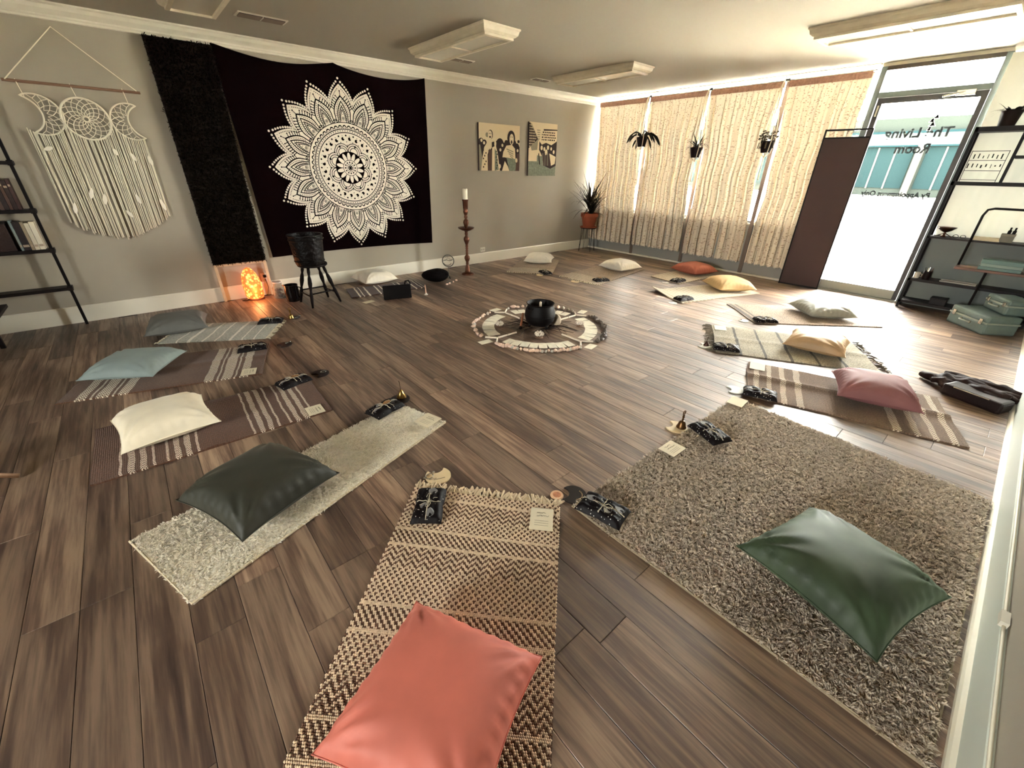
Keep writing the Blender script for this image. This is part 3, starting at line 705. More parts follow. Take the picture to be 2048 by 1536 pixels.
# ---------------------------------------------------------------- rug materials (UV: u along length in m, v across in m)
def stripes(t, l, items):
    """sum of bands: items = [(centre, halfwidth)]"""
    acc = None
    for c, h in items:
        n = t.node('ShaderNodeMath', operation='COMPARE'); t.l.new(l, n.inputs[0]); n.inputs[1].default_value = c; n.inputs[2].default_value = h
        acc = n.outputs[0] if acc is None else t.m('MAXIMUM', acc, n.outputs[0])
    return acc
def rug_mat(name, base, light, bands=(), L_=1.2, sym=True, thin=(), weave=110., contrast=.35, zig=0., rough=.95, base2=None, bumps=.6, dark=(), darkcol=(60, 52, 46), broken=.0):
    m, t, b = newmat(name); uv = t.coord('UV'); s = t.sep(uv); l, w = s[0], s[1]
    ls = t.m('MINIMUM', l, t.m('SUBTRACT', L_, l)) if sym else l
    n1 = t.noise(t.mapping(uv, (1, 1, 1)), weave, 3); n2 = t.noise(uv, 7., 3)
    f = t.m('ADD', t.m('MULTIPLY', t.m('SUBTRACT', n1, .5), 1.6), t.m('ADD', .5, t.m('MULTIPLY', t.m('SUBTRACT', n2, .5), .5)))
    lo = tuple(v*(1-contrast) for v in lin(base)); hi = tuple(min(1, v*(1+contrast)) for v in (lin(base2) if base2 else lin(base)))
    col = t.ramp(f, [(.2, lo), (.8, hi)])
    wob = t.m('MULTIPLY', t.m('SUBTRACT', t.noise(uv, 9., 2), .5), .02)
    zz = t.m('MULTIPLY', t.m('PINGPONG', w, .012), zig) if zig else None
    lw_ = t.m('ADD', ls, wob)
    if zz is not None: lw_ = t.m('ADD', lw_, zz)
    if bands:
        msk = stripes(t, lw_, bands)
        if broken:
            ck = t.m('GREATER_THAN', t.m('SINE', t.m('ADD', t.m('MULTIPLY', w, broken), t.m('MULTIPLY', t.m('PINGPONG', ls, .012), broken*1.6))), -.1); msk = t.m('MULTIPLY', msk, ck)
        col = t.mix(msk, col, t.ramp(f, [(.2, tuple(v*.8 for v in lin(light))), (.8, lin(light))]))
    if thin:
        msk = stripes(t, lw_, thin); ck = t.m('GREATER_THAN', t.m('SINE', t.m('MULTIPLY', w, 420.)), -.1)
        col = t.mix(t.m('MULTIPLY', msk, ck), col, lin(light))
    if dark: col = t.mix(stripes(t, t.m('ADD', l, wob), dark), col, lin(darkcol))
    t.l.new(col, b.inputs['Base Color']); b.inputs['Roughness'].default_value = rough; b.inputs['Specular IOR Level'].default_value = .15
    b.inputs['Sheen Weight'].default_value = .15
    t.l.new(t.bump(t.m('ADD', n1, t.m('MULTIPLY', t.m('SINE', t.m('MULTIPLY', l, 700.)), .15)), bumps, .006), b.inputs['Normal']); return m
sB = rug_mat('rug_taupe_thick_stripes', (98, 69, 52), (240, 228, 206), [(.12, .028), (.235, .034), (.35, .030)], 1.2, thin=[(.178, .006), (.293, .006)], broken=300, contrast=.3)
sC = rug_mat('rug_taupe_double_stripes', (94, 64, 48), (238, 222, 200), [(.16, .014), (.21, .014), (.36, .014), (.41, .014)], 1.19, thin=[(.115, .006), (.255, .006), (.315, .006), (.455, .006)], broken=340, contrast=.3)
sG = rug_mat('rug_taupe_ridged', (116, 94, 76), (226, 212, 190), [(.06, .018), (.15, .016), (.24, .018), (.34, .022)], 1.21, broken=320, contrast=.35)
sH = rug_mat('rug_cream_dark_stripes', (146, 137, 119), (200, 190, 168), (), 1.24, dark=[(.20, .012), (.40, .010), (.60, .012), (.80, .010), (1.0, .012)], darkcol=(74, 70, 62), contrast=.4, weave=70)
sA = rug_mat('rug_ivory_ribbed', (176, 174, 162), (244, 238, 224), [(.10, .006), (.20, .005), (.30, .012), (.42, .006), (.52, .008), (.64, .014), (.74, .006)], .88, sym=False, contrast=.28, weave=60)
sI = rug_mat('rug_speckled_beige', (140, 122, 106), (206, 192, 168), (), 1.33, dark=[(.03, .02), (.09, .012)], darkcol=(86, 76, 66), contrast=.55, weave=80)
sJ = rug_mat('rug_cream_ribbed', (176, 162, 140), (222, 210, 186), [(k*.06+.03, .008) for k in range(9)], 1.4, sym=False, contrast=.25, weave=60)
sL = rug_mat('rug_beige_woven', (152, 134, 115), (214, 200, 176), [(k*.045+.03, .007) for k in range(7)], 1.4, sym=False, contrast=.4, weave=60)
sN = rug_mat('rug_dark_brown_striped', (62, 36, 25), (226, 212, 192), [(.10, .010), (.15, .006), (.22, .010), (.36, .010), (.42, .006)], 1.05, contrast=.4)
def pile_mat(name, c, var, fr):
    m, t, b = newmat(name); t.n.remove(b); n = t.noise(t.coord(), fr, 3); lo = tuple(v*(1-var) for v in lin(c)); col = t.ramp(n, [(.3, lo), (.7, lin(c))])
    d = t.node('ShaderNodeBsdfDiffuse'); tl = t.node('ShaderNodeBsdfTranslucent'); mx = t.node('ShaderNodeMixShader'); mx.inputs[0].default_value = .3
    t.l.new(col, d.inputs[0]); t.l.new(col, tl.inputs[0]); t.l.new(d.outputs[0], mx.inputs[1]); t.l.new(tl.outputs[0], mx.inputs[2]); t.l.new(mx.outputs[0], t.n['Material Output'].inputs[0]); return m
shag_f = pile_mat('shag_pile_taupe', (232, 218, 200), .42, 60.); shag_d = pile_mat('shag_pile_cream', (255, 250, 238), .15, 60.)
rug_back = mat('rug_backing', (150, 132, 108), .9); fringe_m = mat('fringe_cotton', (208, 196, 170), .9); fringe_dk = mat('fringe_dark', (120, 112, 98), .9)

class Quad:
    """four floor corners: inner-a, inner-b, outer-b, outer-a ; p(l, w) with l, w in 0..1"""
    def __init__(s, *c): s.c = [Vector((*p, 0)) for p in c]; s.o = sum(s.c, Vector())/4
    def p(s, l, w): a, b, c, d = s.c; return (a*(1-w)+b*w)*(1-l)+(d*(1-w)+c*w)*l-s.o
    def size(s): a, b, c, d = s.c; return ((d-a).length+(c-b).length)/2, ((b-a).length+(c-d).length)/2
    def dirs(s): d = (s.p(1, .5)-s.p(0, .5)).normalized(); return d, math.atan2(d.y, d.x)
RQ = dict(
 A=Quad((.876, 4.668), (.619, 4.215), (-.147, 4.653), (.11, 5.106)), B=Quad((.611, 4.049), (.418, 3.419), (-.741, 3.763), (-.535, 4.42)),
 C=Quad((.671, 3.149), (.64, 2.541), (-.545, 2.56), (-.531, 3.20)), D=Quad((1.016, 2.344), (1.135, 1.945), (-.242, 1.49), (-.404, 1.999)),
 E=Quad((.691, 1.529), (1.159, .97), (.39, .275), (-.12, .777)), F=Quad((1.206, .931), (2.889, .905), (2.831, -.365), (1.215, -.355)),
 G=Quad((3.02, .883), (3.636, 1.128), (4.06, -.022), (3.384, -.252)), H=Quad((3.636, 1.404), (4.318, 1.783), (4.921, .709), (4.261, .328)),
 I=Quad((4.752, 1.523), (5.228, 2.038), (6.17, 1.076), (5.693, .604)), J=Quad((4.821, 2.405), (5.053, 2.99), (6.26, 2.55), (6.09, 2.0)),
 K=Quad((5.673, 2.931), (5.775, 3.46), (6.72, 3.40), (6.62, 2.85)), L=Quad((4.667, 4.321), (4.699, 3.60), (6.10, 3.80), (6.03, 4.45)),
 M=Quad((4.213, 5.02), (4.64, 4.46), (5.56, 5.17), (5.13, 5.65)), N=Quad((1.86, 5.48), (1.762, 5.035), (2.72, 4.94), (2.79, 5.36)))
def rug(key, m, label, th=.010, wob=.003, ridge=None, lift=None, name='rug', seed=1, group='rugs laid in a circle', nu=44, nv=24):
    q = RQ[key]; L_, W = q.size(); r = random.Random(seed); ps = [r.uniform(0, 6) for _ in range(6)]
    o = thing(name, label, 'rug', (q.o.x, q.o.y, 0), 0, group)
    def hgt(l, w):
        e = min(l, 1-l, w, 1-w); k = min(1, e/.06)
        z = th+wob*(1+math.sin(7*l+3*w+ps[0])*math.sin(5*w-4*l+ps[1]))*k
        if ridge: z += ridge(l, w)
        if lift: z += lift(l, w)
        return z
    def edge(l, w):
        p = q.p(l, w); d = .005; p = p+Vector((math.sin(9*l+ps[2])*d*(w < .01)+math.sin(8*l+ps[3])*d*(w > .99), math.sin(7*w+ps[4])*d*(l < .01 or l > .99), 0)); return p
    mb = MB(); uv = []
    def top(l, w): p = edge(l, w); return (p.x, p.y, hgt(l, w))
    mb.grid(top, nu, nv); uv += [(i/nu*L_, j/nv*W) for i in range(nu+1) for j in range(nv+1)]
    ring_ = [(i/nu, 0) for i in range(nu)]+[(1, j/nv) for j in range(nv)]+[(1-i/nu, 1) for i in range(nu)]+[(0, 1-j/nv) for j in range(nv)]
    k = len(ring_); vs = [(*edge(l, w).xy, hgt(l, w)) for l, w in ring_]+[(*edge(l, w).xy, .0015+(lift(l, w) if lift else 0)) for l, w in ring_]
    mb.add(vs, [(i, k+i, k+(i+1) % k, (i+1) % k) for i in range(k)]); uv += [(l*L_, w*W) for l, w in ring_]*2
    mb.uv = uv; body = mb.build('rug_body', m, o, smooth=60)
    return o, q, hgt
def fringe(o, q, hgt, l, n, length, m, seed=0, r=.0022, spread=.5):
    rr = random.Random(seed); d = q.dirs()[0]*(-1 if l == 0 else 1); mb = MB(); sd = Vector((-d.y, d.x, 0))
    for k in range(n):
        w = (k+.5)/n; p = q.p(l, w); p.z = hgt(l, w)*.8
        for j in range(2):
            dv = (d+sd*rr.uniform(-spread, spread)).normalized()*length*rr.uniform(.6, 1.1); e = p+sd*rr.uniform(-.006, .006)
            mb.tube([e, e+dv*.5+Vector((0, 0, rr.uniform(-.002, .006))), Vector(((e+dv).x, (e+dv).y, .003))], [r, r*1.2, r*1.3], 4)
    mb.build('fringe', m, o)
def shag(o, q, hgt, n, ln, wd, m, flat_=1., per=7, clump=.005):
    """pile of n tufts, each a clump of `per` narrow strands leaning the same way"""
    L_, W = q.size(); nl = int(math.sqrt(n*L_/W)); nw = int(n/nl); gl_, gw = np.meshgrid((np.arange(nl)+.5)/nl, (np.arange(nw)+.5)/nw); n = gl_.size
    l = np.clip(gl_.ravel()+rng.uniform(-.6, .6, n)/nl, .004, .996); w = np.clip(gw.ravel()+rng.uniform(-.6, .6, n)/nw, .004, .996); a, b, c, d = [np.array(v-q.o) for v in q.c]
    base = ((a*(1-w)[:, None]+b*w[:, None])*(1-l)[:, None]+(d*(1-w)[:, None]+c*w[:, None])*l[:, None]); base[:, 2] = .008
    ph = rng.uniform(0, 2*PI, n); lean = rng.uniform(.3, 1.0, n)*flat_
    td = np.stack([np.cos(ph)*lean, np.sin(ph)*lean, np.full(n, .85)], 1); td /= np.linalg.norm(td, axis=1)[:, None]; td *= (ln*rng.uniform(.7, 1.15, n))[:, None]
    base = np.repeat(base, per, 0); td = np.repeat(td, per, 0); k = len(base)
    base[:, :2] += rng.normal(0, clump, (k, 2)); td += rng.normal(0, ln*.28, (k, 3))*np.array([1, 1, .5])
    tag(blades('pile', base, td, wd*rng.uniform(.7, 1.2, k), m, o, .3), kind='stuff')
oA, qA, hA = rug('A', sA, 'ivory ribbed rug with fringe under the grey pillow, nearest the bookcase', .008, .004, seed=2); fringe(oA, qA, hA, 0, 34, .05, fringe_m, 1, .003); fringe(oA, qA, hA, 1, 20, .03, fringe_m, 2, .003)
oB, qB, hB = rug('B', sB, 'taupe rug with thick cream stripes under the pale blue pillow', seed=3, ridge=lambda l, w: .010*math.exp(-((w-.45)/.06)**2)*(1-l)**.7)
oC, qC, hC = rug('C', sC, 'taupe rug with paired narrow cream stripes under the cream white pillow', seed=4, ridge=lambda l, w: .008*math.exp(-((l-.55)/.04)**2))
oD, qD, hD = rug('D', mat('runner_backing', (246, 238, 222), .9), 'long cream shag runner under the dark green pillow at the left', .008, .001, seed=5); shag(oD, qD, hD, 9000, .015, .0050, shag_d, 2.4, 6, .005)
hem = MB(); k = [qD.p(0, 1), qD.p(1, 1), qD.p(1, 0)]; hem.tube([(p.x, p.y, .007) for p in k], .006, 6); hem.build('edging', mat('runner_edging', (214, 200, 172), .8), oD)
oF, qF, hF = rug('F', rug_back, 'large square taupe shag rug under the bright green velvet pillow', .010, .001, seed=6); shag(oF, qF, hF, 17000, .025, .0050, shag_f, 1.0, 8, .0042)
hem = MB(); k = [qF.p(1, 1), qF.p(1, 0), qF.p(0, 0), qF.p(0, 1)]; hem.tube([(p.x, p.y, .008) for p in k], .006, 6); hem.build('edging', mat('shag_edging', (150, 136, 112), .8), oF)
oG, qG, hG = rug('G', sG, 'taupe rug with faint cream stripes and a long ridge under the mauve pillow', seed=7, ridge=lambda l, w: .020*math.exp(-((w-.55)/.05)**2))
oH, qH, hH = rug('H', sH, 'cream rug with dark cross stripes and fringe under the tan pillow', seed=8, ridge=lambda l, w: .010*math.exp(-((w-.5)/.05)**2)); fringe(oH, qH, hH, 0, 30, .09, fringe_dk, 3); fringe(oH, qH, hH, 1, 30, .09, fringe_dk, 4)
oI, qI, hI = rug('I', sI, 'speckled beige rug under the silver grey pillow in front of the door', seed=9)
oJ, qJ, hJ = rug('J', sJ, 'cream ribbed rug with a curled corner under the yellow pillow', seed=10, lift=lambda l, w: .05*max(0, 1-l/.12)*max(0, (w-.35)/.65))
oK, qK, hK = rug('K', sJ, 'small cream rug under the salmon pillow near the curtains', seed=11)
oL, qL, hL = rug('L', sL, 'beige woven rug under the white pillow in front of the first curtain', seed=12); fringe(oL, qL, hL, 0, 22, .03, fringe_m, 5, .004)
oM, qM, hM = rug('M', sL, 'beige woven rug under the white pillow by the tall candle holder', seed=13); fringe(oM, qM, hM, 0, 22, .03, fringe_m, 6, .004)
oN, qN, hN = rug('N', sN, 'dark brown striped rug under the white pillow below the tapestry', seed=14)
# front woven rug: every stitch is modelled
oE, qE, hE = rug('E', mat('weave_ground', (92, 68, 54), .95), 'tan and cream knotted zigzag rug under the coral pillow', .006, .002, seed=15)
def weave(o, q, hgt):
    L_, W = q.size(); ncol = 112; nrow = int(L_/W*ncol*.92); d, _ = q.dirs(); sd = Vector((-d.y, d.x, 0))
    unit = [(1, 0), (0, 1), (-1, 0), (0, -1)]; V, Fq, Mi = [], [], []
    seq = ['dot']*8+['line']*2+['zig']*13+['dot']*12+['line']*2+['chk']*10+['line']*2+['zig']*14+['dot']*22+['line']*2+['chk']*12+['line']*2+['dot']*20+['zig']*14+['line']*2+['chk']*12+['line']*2+['dot']*30
    for r in range(nrow):
        kd = seq[r % len(seq)]
        for c in range(ncol):
            l, w = (r+.5)/nrow, (c+.5+(.2 if r % 2 else -.2))/ncol
            if kd == 'line': cream = True
            elif kd == 'dot': cream = (c//2+r//2) % 2 == 0 or (c+r) % 4 == 0
            elif kd == 'chk': cream = ((c//2)+(r//2)) % 2 == 0 or (c+r) % 4 == 1
            else: cream = ((r+(c % 8 if c % 8 < 4 else 8-c % 8)) % 4) < 2
            p = q.p(l, w); z = hgt(l, w); rx, ry = W/ncol*.80, L_/nrow*.80
            ang_ = .3 if (c+r) % 2 else -.3; ca, sa = math.cos(ang_), math.sin(ang_); o_ = len(V); th_ = .0048 if cream else .0034
            for k_, zz in ((1., -.001), (.55, th_)):
                for ux, uy in unit:
                    a_, b_ = ux*rx*k_, uy*ry*k_; a2, b2 = a_*ca-b_*sa, a_*sa+b_*ca; V.append((p.x+sd.x*a2+d.x*b2, p.y+sd.y*a2+d.y*b2, z+zz))
            for i in range(4): Fq.append((o_+i, o_+(i+1) % 4, o_+4+(i+1) % 4, o_+4+i)); Mi.append(int(cream))
            Fq.append(tuple(o_+4+i for i in range(4))); Mi.append(int(cream))
    mb = MB(); mb.v = V; mb.f = Fq; mb.mi = Mi
    tag(mb.build('stitches', [mat('brown_yarn', (116, 84, 66), .95, var=.25, vscale=60), mat('cream_yarn', (232, 208, 180), .95, var=.12, vscale=60)], o, smooth=180), kind='stuff')
weave(oE, qE, hE); fringe(oE, qE, hE, 0, 70, .06, mat('fringe_tan', (212, 192, 162), .9), 7, .0048, .9)

# ---------------------------------------------------------------- pillows
def pillow(label, cx, cy, ang, m, size=.46, th=.17, zbase=.013, seed=0, wr=.008, sx=1., pinch=.09, tilt=0., group='square floor pillows'):
    o = thing('pillow', label, 'pillow', (cx, cy, zbase), ang, group); o.rotation_euler = (tilt, 0, ang)
    r = random.Random(seed); ph = [r.uniform(0, 6) for _ in range(10)]; N = 40
    def fn(u, v, sgn):
        a, b = 2*u-1, 2*v-1
        ex, ey = (1-abs(a)**3), (1-abs(b)**3)
        hgt = max(0, ex*ey)**.52
        k = 1-pinch*((1-a*a)*abs(b)**6+0); k2 = 1-pinch*((1-b*b)*abs(a)**6)
        x, y = a*size/2*sx*k2, b*size/2*k
        e1 = (1-abs(a))*(1-abs(b)); rim = math.exp(-((1-max(abs(a), abs(b)))/.20)**2)
        w = wr*1.15*rim*(math.sin(29*a+ph[0])*math.exp(-((1-abs(b))/.16)**2)+math.sin(31*b+ph[1])*math.exp(-((1-abs(a))/.16)**2))*min(1, hgt*1.5)
        for ci, (ca_, cb_) in enumerate(((-1, -1), (1, -1), (1, 1), (-1, 1))):          # folds running in from the corners
            da, db = a-ca_, b-cb_; rr = math.hypot(da, db); tt = math.atan2(abs(db), abs(da)); w += wr*1.5*math.sin(15*tt+ph[2+ci])*math.exp(-(rr/.62)**2)*min(1, hgt*1.6)*min(1, (rr/.4)**2)
        fold = wr*.25*math.sin(3.1*a+2.3*b+ph[6])*hgt
        if sgn > 0: z = .05*th/.17+th*.60*hgt+w+fold
        else: z = .05*th/.17*(1-hgt**1.2)+.001
        return (x, y, z)
    mb = MB(); mb.grid(lambda u, v: fn(u, v, 1), N, N); mb.grid(lambda u, v: fn(v, u, -1), N, N)
    body = mb.build('cover', m, o, smooth=180, fix=True)
    pts = []
    for i in range(4*14):
        s, q = i//14, (i % 14)/14; u, v = ((q, 0), (1, q), (1-q, 1), (0, 1-q))[s]; p = fn(u, v, 1); pts.append((p[0]*1.004, p[1]*1.004, .05*th/.17))
    MB().tube(pts, .0028, 5, closed=True).build('seam', m, body, smooth=180)
    return o
def cloth(name, c, rough=.75, sheen=.1): return mat(name, c, rough, sheen=sheen, bump=(90, .10, .003), var=.06, vscale=9)
def pc(pts): n = len(pts); return sum(p[0] for p in pts)/n, sum(p[1] for p in pts)/n
def ang(p, q): return math.atan2(q[1]-p[1], q[0]-p[0])
velvet_g = mat('green_velvet', (54, 70, 46), .6, sheen=.8, var=.45, vscale=4.5); velvet_d = mat('dark_green_velvet', (46, 46, 35), .6, sheen=.5, var=.15, vscale=7)
coral = mat('coral_velvet', (204, 112, 95), .65, sheen=.5, var=.12, vscale=5)
white_c = cloth('white_cotton', (232, 224, 208)); cream_c = cloth('cream_satin', (246, 236, 212), .55, .2); grey_c = cloth('grey_cotton', (100, 100, 95)); blue_c = cloth('pale_blue_cotton', (142, 156, 154))
mauve_c = cloth('mauve_cotton', (136, 88, 88)); tan_c = cloth('tan_satin', (178, 148, 110), .55, .2); silver_c = cloth('silver_satin', (136, 136, 128), .45, .2); yellow_c = cloth('yellow_cotton', (206, 172, 122)); salmon_c = cloth('salmon_cotton', (164, 92, 72))
pillow('grey pillow on the ivory rug nearest the bookcase', .045, 4.955, ang((-.247, 4.741), (.15, 4.642))+.12, grey_c, .48, .17, seed=1)
pillow('pale blue pillow on the taupe rug with thick stripes', -.30, 4.05, ang((-.603, 3.966), (-.178, 3.714)), blue_c, .48, .15, .020, seed=2)
pillow('cream white pillow on the taupe rug with paired narrow stripes', -.196, 2.933, ang((-.428, 2.715), (.034, 2.759)), cream_c, .46, .18, seed=3, wr=.008)
pillow('dark green velvet pillow on the cream shag runner', .10, 1.925, ang((-.066, 1.624), (.392, 1.804)), velvet_d, .49, .20, .022, seed=4, wr=.008)
pillow('coral velvet pillow on the tan zigzag rug in the foreground', .268, .612, ang((.369, .915), (.573, .507)), coral, .47, .19, .016, seed=5, wr=.009)
pillow('bright green velvet pillow on the large taupe shag rug', 1.678, -.002, ang((1.385, -.172), (1.849, -.286)), velvet_g, .50, .19, .026, seed=6, wr=.008)
pillow('mauve pillow on the ridged taupe rug beside the dark coat', 3.64, .288, ang((3.36, .445), (3.511, .004)), mauve_c, .46, .18, .030, seed=7)
pillow('tan satin pillow on the cream rug with dark cross stripes', 4.42, .86, ang((4.155, 1.034), (4.172, .569))+.12, tan_c, .47, .17, .016, seed=8, wr=.009)
pillow('silver grey satin pillow on the speckled rug in front of the door', 5.64, 1.17, ang((5.57, 1.469), (5.214, 1.113)), silver_c, .49, .17, seed=9, wr=.010)
pillow('yellow pillow on the cream ribbed rug', 5.93, 2.36, ang((5.879, 2.678), (5.566, 2.24)), yellow_c, .50, .19, seed=10)
pillow('salmon pillow on the small cream rug by the curtains', 6.50, 3.16, ang((6.351, 3.368), (6.227, 2.888)), salmon_c, .50, .18, seed=11)
pillow('white pillow on the beige woven rug in front of the first curtain', 5.75, 4.02, ang((5.533, 4.228), (5.491, 3.768)), white_c, .48, .18, seed=12)
pillow('white pillow on the beige rug by the tall candle holder', 5.11, 5.23, ang((4.752, 5.346), (5.048, 4.975)), white_c, .47, .17, seed=13)
pillow('white pillow on the dark striped rug below the tapestry', 2.31, 5.60, ang((2.051, 5.445), (2.553, 5.461)), white_c, .47, .18, seed=14, wr=.009)

# ---------------------------------------------------------------- wrapped bundles
def star_cloth():
    m, t, b = newmat('starry_cloth'); co = t.coord('Object'); v = t.voronoi(co, 55.); v2 = t.voronoi(co, 140.)
    st_ = t.m('MAXIMUM', t.ramp(v, [(.11, (1, 1, 1)), (.14, (0, 0, 0))]), t.ramp(v2, [(.03, (.5,)*3), (.06, (0, 0, 0))]))
    t.l.new(t.mix(st_, lin((12, 5, 7)), lin((232, 228, 222))), b.inputs['Base Color']); b.inputs['Roughness'].default_value = .6; b.inputs['Specular IOR Level'].default_value = .2
    t.l.new(t.bump(t.noise(co, 40, 3), .3, .006), b.inputs['Normal']); return m
star_m = star_cloth(); moon_m = mat('printed_moon', (118, 116, 116), .6, var=.3, vscale=60); leafcard = mat('dried_leaf', (150, 108, 66), .8, var=.2, vscale=40)
def bundle_proto(seed, leaf):
    r = random.Random(seed); ph = [r.uniform(0, 6) for _ in range(4)]; a, b_, h = .108, .068, .036
    def fn(u, v):
        x, y = 2*u-1, 2*v-1; k = (1-abs(x)**5)*(1-abs(y)**4); z = h*max(0, k)**.35*(1-.10*math.exp(-(x/.10)**2))-.0
        z += .004*math.sin(9*x+ph[0]+3*y)*k+.003*math.sin(14*y+ph[1])*k
        return (a*x*(1+.04*y*y), b_*y*(1-.07*math.exp(-(x/.16)**2)+.04*abs(x)), max(.001, z))
    mb = MB(); mb.grid(fn, 26, 18); mb.grid(lambda u, v: (fn(v, u)[0], fn(v, u)[1], .0005), 12, 12)
    parts = [('wrap', mb, star_m, 180)]
    for (x, y, r_) in ((-.068, .012, .024), (.03, -.018, .020), (.072, .016, .022)):
        m2 = MB(); n = 14; m2.poly([(x+r_*math.cos(2*PI*i/n), y+r_*math.sin(2*PI*i/n)*.9, fn((x+r_*math.cos(2*PI*i/n))/a/2+.5, (y+r_*math.sin(2*PI*i/n))/b_/2+.5)[2]+.0015) for i in range(n)]); parts.append(('moon_print', m2, moon_m, None))
    s = MB(); zt = lambda x, y: fn(x/a/2+.5, y/b_/2+.5)[2]+.002
    s.tube([(0, y*b_*.8, zt(0, y*b_*.8)) for y in np.linspace(-1, 1, 12)], .0024, 5); s.tube([(x*a*.97, 0, zt(x*a*.97, 0)) for x in np.linspace(-1, 1, 18)], .0024, 5); parts.append(('string', s, string_m, None))
    w = MB(); z0 = zt(0, 0)
    for sgn in (-1, 1):
        w.tube([(0, 0, z0), (sgn*.02, sgn*.012, z0+.012), (sgn*.045, sgn*.005, z0+.012), (sgn*.04, -sgn*.012, z0+.008), (0, 0, z0+.003)], .0015, 5)
        w.tube([(0, 0, z0), (sgn*.02, -sgn*.025, z0+.008), (sgn*.03, -sgn*.055, z0-.004)], .0014, 5)
    parts.append(('bow', w, string_m, None))
    if leaf:
        f = MB(); L2 = [(0, 0), (.02, .013), (.045, .014), (.07, 0), (.045, -.014), (.02, -.013)]
        f.add([(x-.055, y, z0+.008+(.004 if abs(y) > .01 else 0)) for x, y in L2]+[(x-.055, y, z0+.006) for x, y in L2], [tuple(range(6)), tuple(range(11, 5, -1))]+[(i, 6+i, 6+(i+1) % 6, (i+1) % 6) for i in range(6)]); parts.append(('leaf', f, leafcard, None))
    root = thing('cloth_bundle', 'x', 'bundle', (0, 0, 0))
    for nm, m3, mt, sm in parts: m3.build(nm, mt, root, smooth=sm)
    return root
bp = {True: bundle_proto(3, True), False: bundle_proto(5, False)}; bused = {True: False, False: False}
def bundle(x, y, z, a, label, leaf=False):
    p = bp[leaf]; o = p if not bused[leaf] else copy_tree(p); bused[leaf] = True
    o.location = (x, y, z); o.rotation_euler = (0, 0, a); tag(o, 'starry cloth bundle tied with string '+label, 'bundle', 'tied starry bundles on the rugs')
dA = {k: RQ[k].dirs()[1] for k in RQ}
bundle(.775, 4.66, .014, dA['A']+.1, 'on the ivory ribbed rug', True); bundle(.47, 3.99, .016, dA['B']+.1, 'on the rug with the pale blue pillow')
bundle(.56, 3.10, .014, dA['C']+.25, 'on the rug with the cream white pillow', True); bundle(.90, 2.30, .026, dA['D'], 'at the end of the cream shag runner', True)
bundle(.675, 1.36, .016, dA['E']+.15, 'on the corner of the tan zigzag rug'); bundle(1.275, .81, .030, dA['F']+.25, 'on the near corner of the large shag rug')
bundle(2.285, .80, .030, dA['F']-.35, 'beside the brass bell on the large shag rug'); bundle(3.075, .815, .018, dA['G']+.02, 'on the rug with the mauve pillow')
bundle(3.76, 1.375, .016, dA['H'], 'on the rug with the tan pillow'); bundle(4.885, 1.47, .016, dA['I'], 'on the speckled rug with the silver grey pillow')
bundle(4.95, 2.46, .02, dA['J'], 'on the rug with the yellow pillow'); bundle(5.79, 3.02, .016, dA['K'], 'on the rug with the salmon pillow')
bundle(4.90, 3.72, .016, dA['L']-.5, 'on the beige rug in front of the first curtain', True); bundle(4.60, 4.56, .016, dA['M']+.6, 'on the beige rug by the tall candle holder')

# ---------------------------------------------------------------- crescent dishes, bells, cones
dish_cream = mat('cream_dish', (222, 200, 160), .5); dish_black = mat('black_dish', (26, 16, 16), .4); dish_white = mat('pale_dish', (206, 204, 190), .5)
def crescent_poly(r, k=.45, rr=.72, n=26):
    c2 = r*.98; r2 = r*.66; 
    d = c2; x = (d*d+r*r-r2*r2)/(2*d); a = math.acos(max(-1, min(1, x/r))); b_ = math.acos(max(-1, min(1, (d-x)/r2)))
    out = [(r*math.cos(t_), r*math.sin(t_)) for t_ in np.linspace(a, 2*PI-a, n)]; inn = [(c2-r2*math.cos(t_), r2*math.sin(t_)) for t_ in np.linspace(-b_, b_, n//2)]
    return out+inn[1:-1]
def dish(x, y, a, m, label, r=.062, stars=False):
    o = thing('crescent_dish', label, 'dish', (x, y, 0), a, 'crescent moon dishes at the rug ends')
    MB().prism(crescent_poly(r), .0, .007).build('plate', m, o)
    if stars:
        s = MB()
        for k in range(9): q = 1.9+k*.27; s.prism([(r*.55*math.cos(q)+.003*math.cos(j*2*PI/5)-.008, r*.55*math.sin(q)+.003*math.sin(j*2*PI/5)) for j in range(5)], .007, .0078)
        s.build('gold_stars', mat('gold_print', (196, 160, 110), .4), o)
    return o
o = dish(.83, 1.535, 1.25, dish_cream, 'cream crescent dish with a silver pendant beside the tan zigzag rug', .066)
MB().box(-.02, .012, .0071, -.017, .05, .0075).box(-.03, -.03, .0071, -.027, .03, .0075).build('printed_lines', ink, o)
n_ = thing('silver_pendant', 'silver chain pendant lying on the cream crescent dish', 'jewellery', (.79, 1.555, .008)); MB().tube([(.02*math.cos(q), .02*math.sin(q), .002+.002*math.sin(3*q)) for q in np.linspace(0, 2*PI, 20, False)], .003, 5, closed=True).build('chain', silver, n_); MB().sphere((.03, .008, .006), .008, 8, 6).build('charm', silver, n_); MB().sphere((-.03, -.002, .006), .006, 8, 6).build('charm', silver, n_)
dish(1.272, .985, 2.25, dish_black, 'black crescent dish with gold stars at the corner of the large shag rug', .064, True)
o = thing('wooden_coin', 'round wooden coin in front of the black starry crescent dish', 'coin', (1.205, 1.035, 0)); MB().lathe([(.031, 0), (.033, .004), (.031, .009), (.027, .0085)], 20).build('rim', mat('coin_rim', (224, 180, 140), .6), o, smooth=40); MB().lathe([(.027, .0084), (.001, .0088)], 20).build('face', mat('coin_face', (190, 124, 88), .7, var=.25, vscale=90), o)
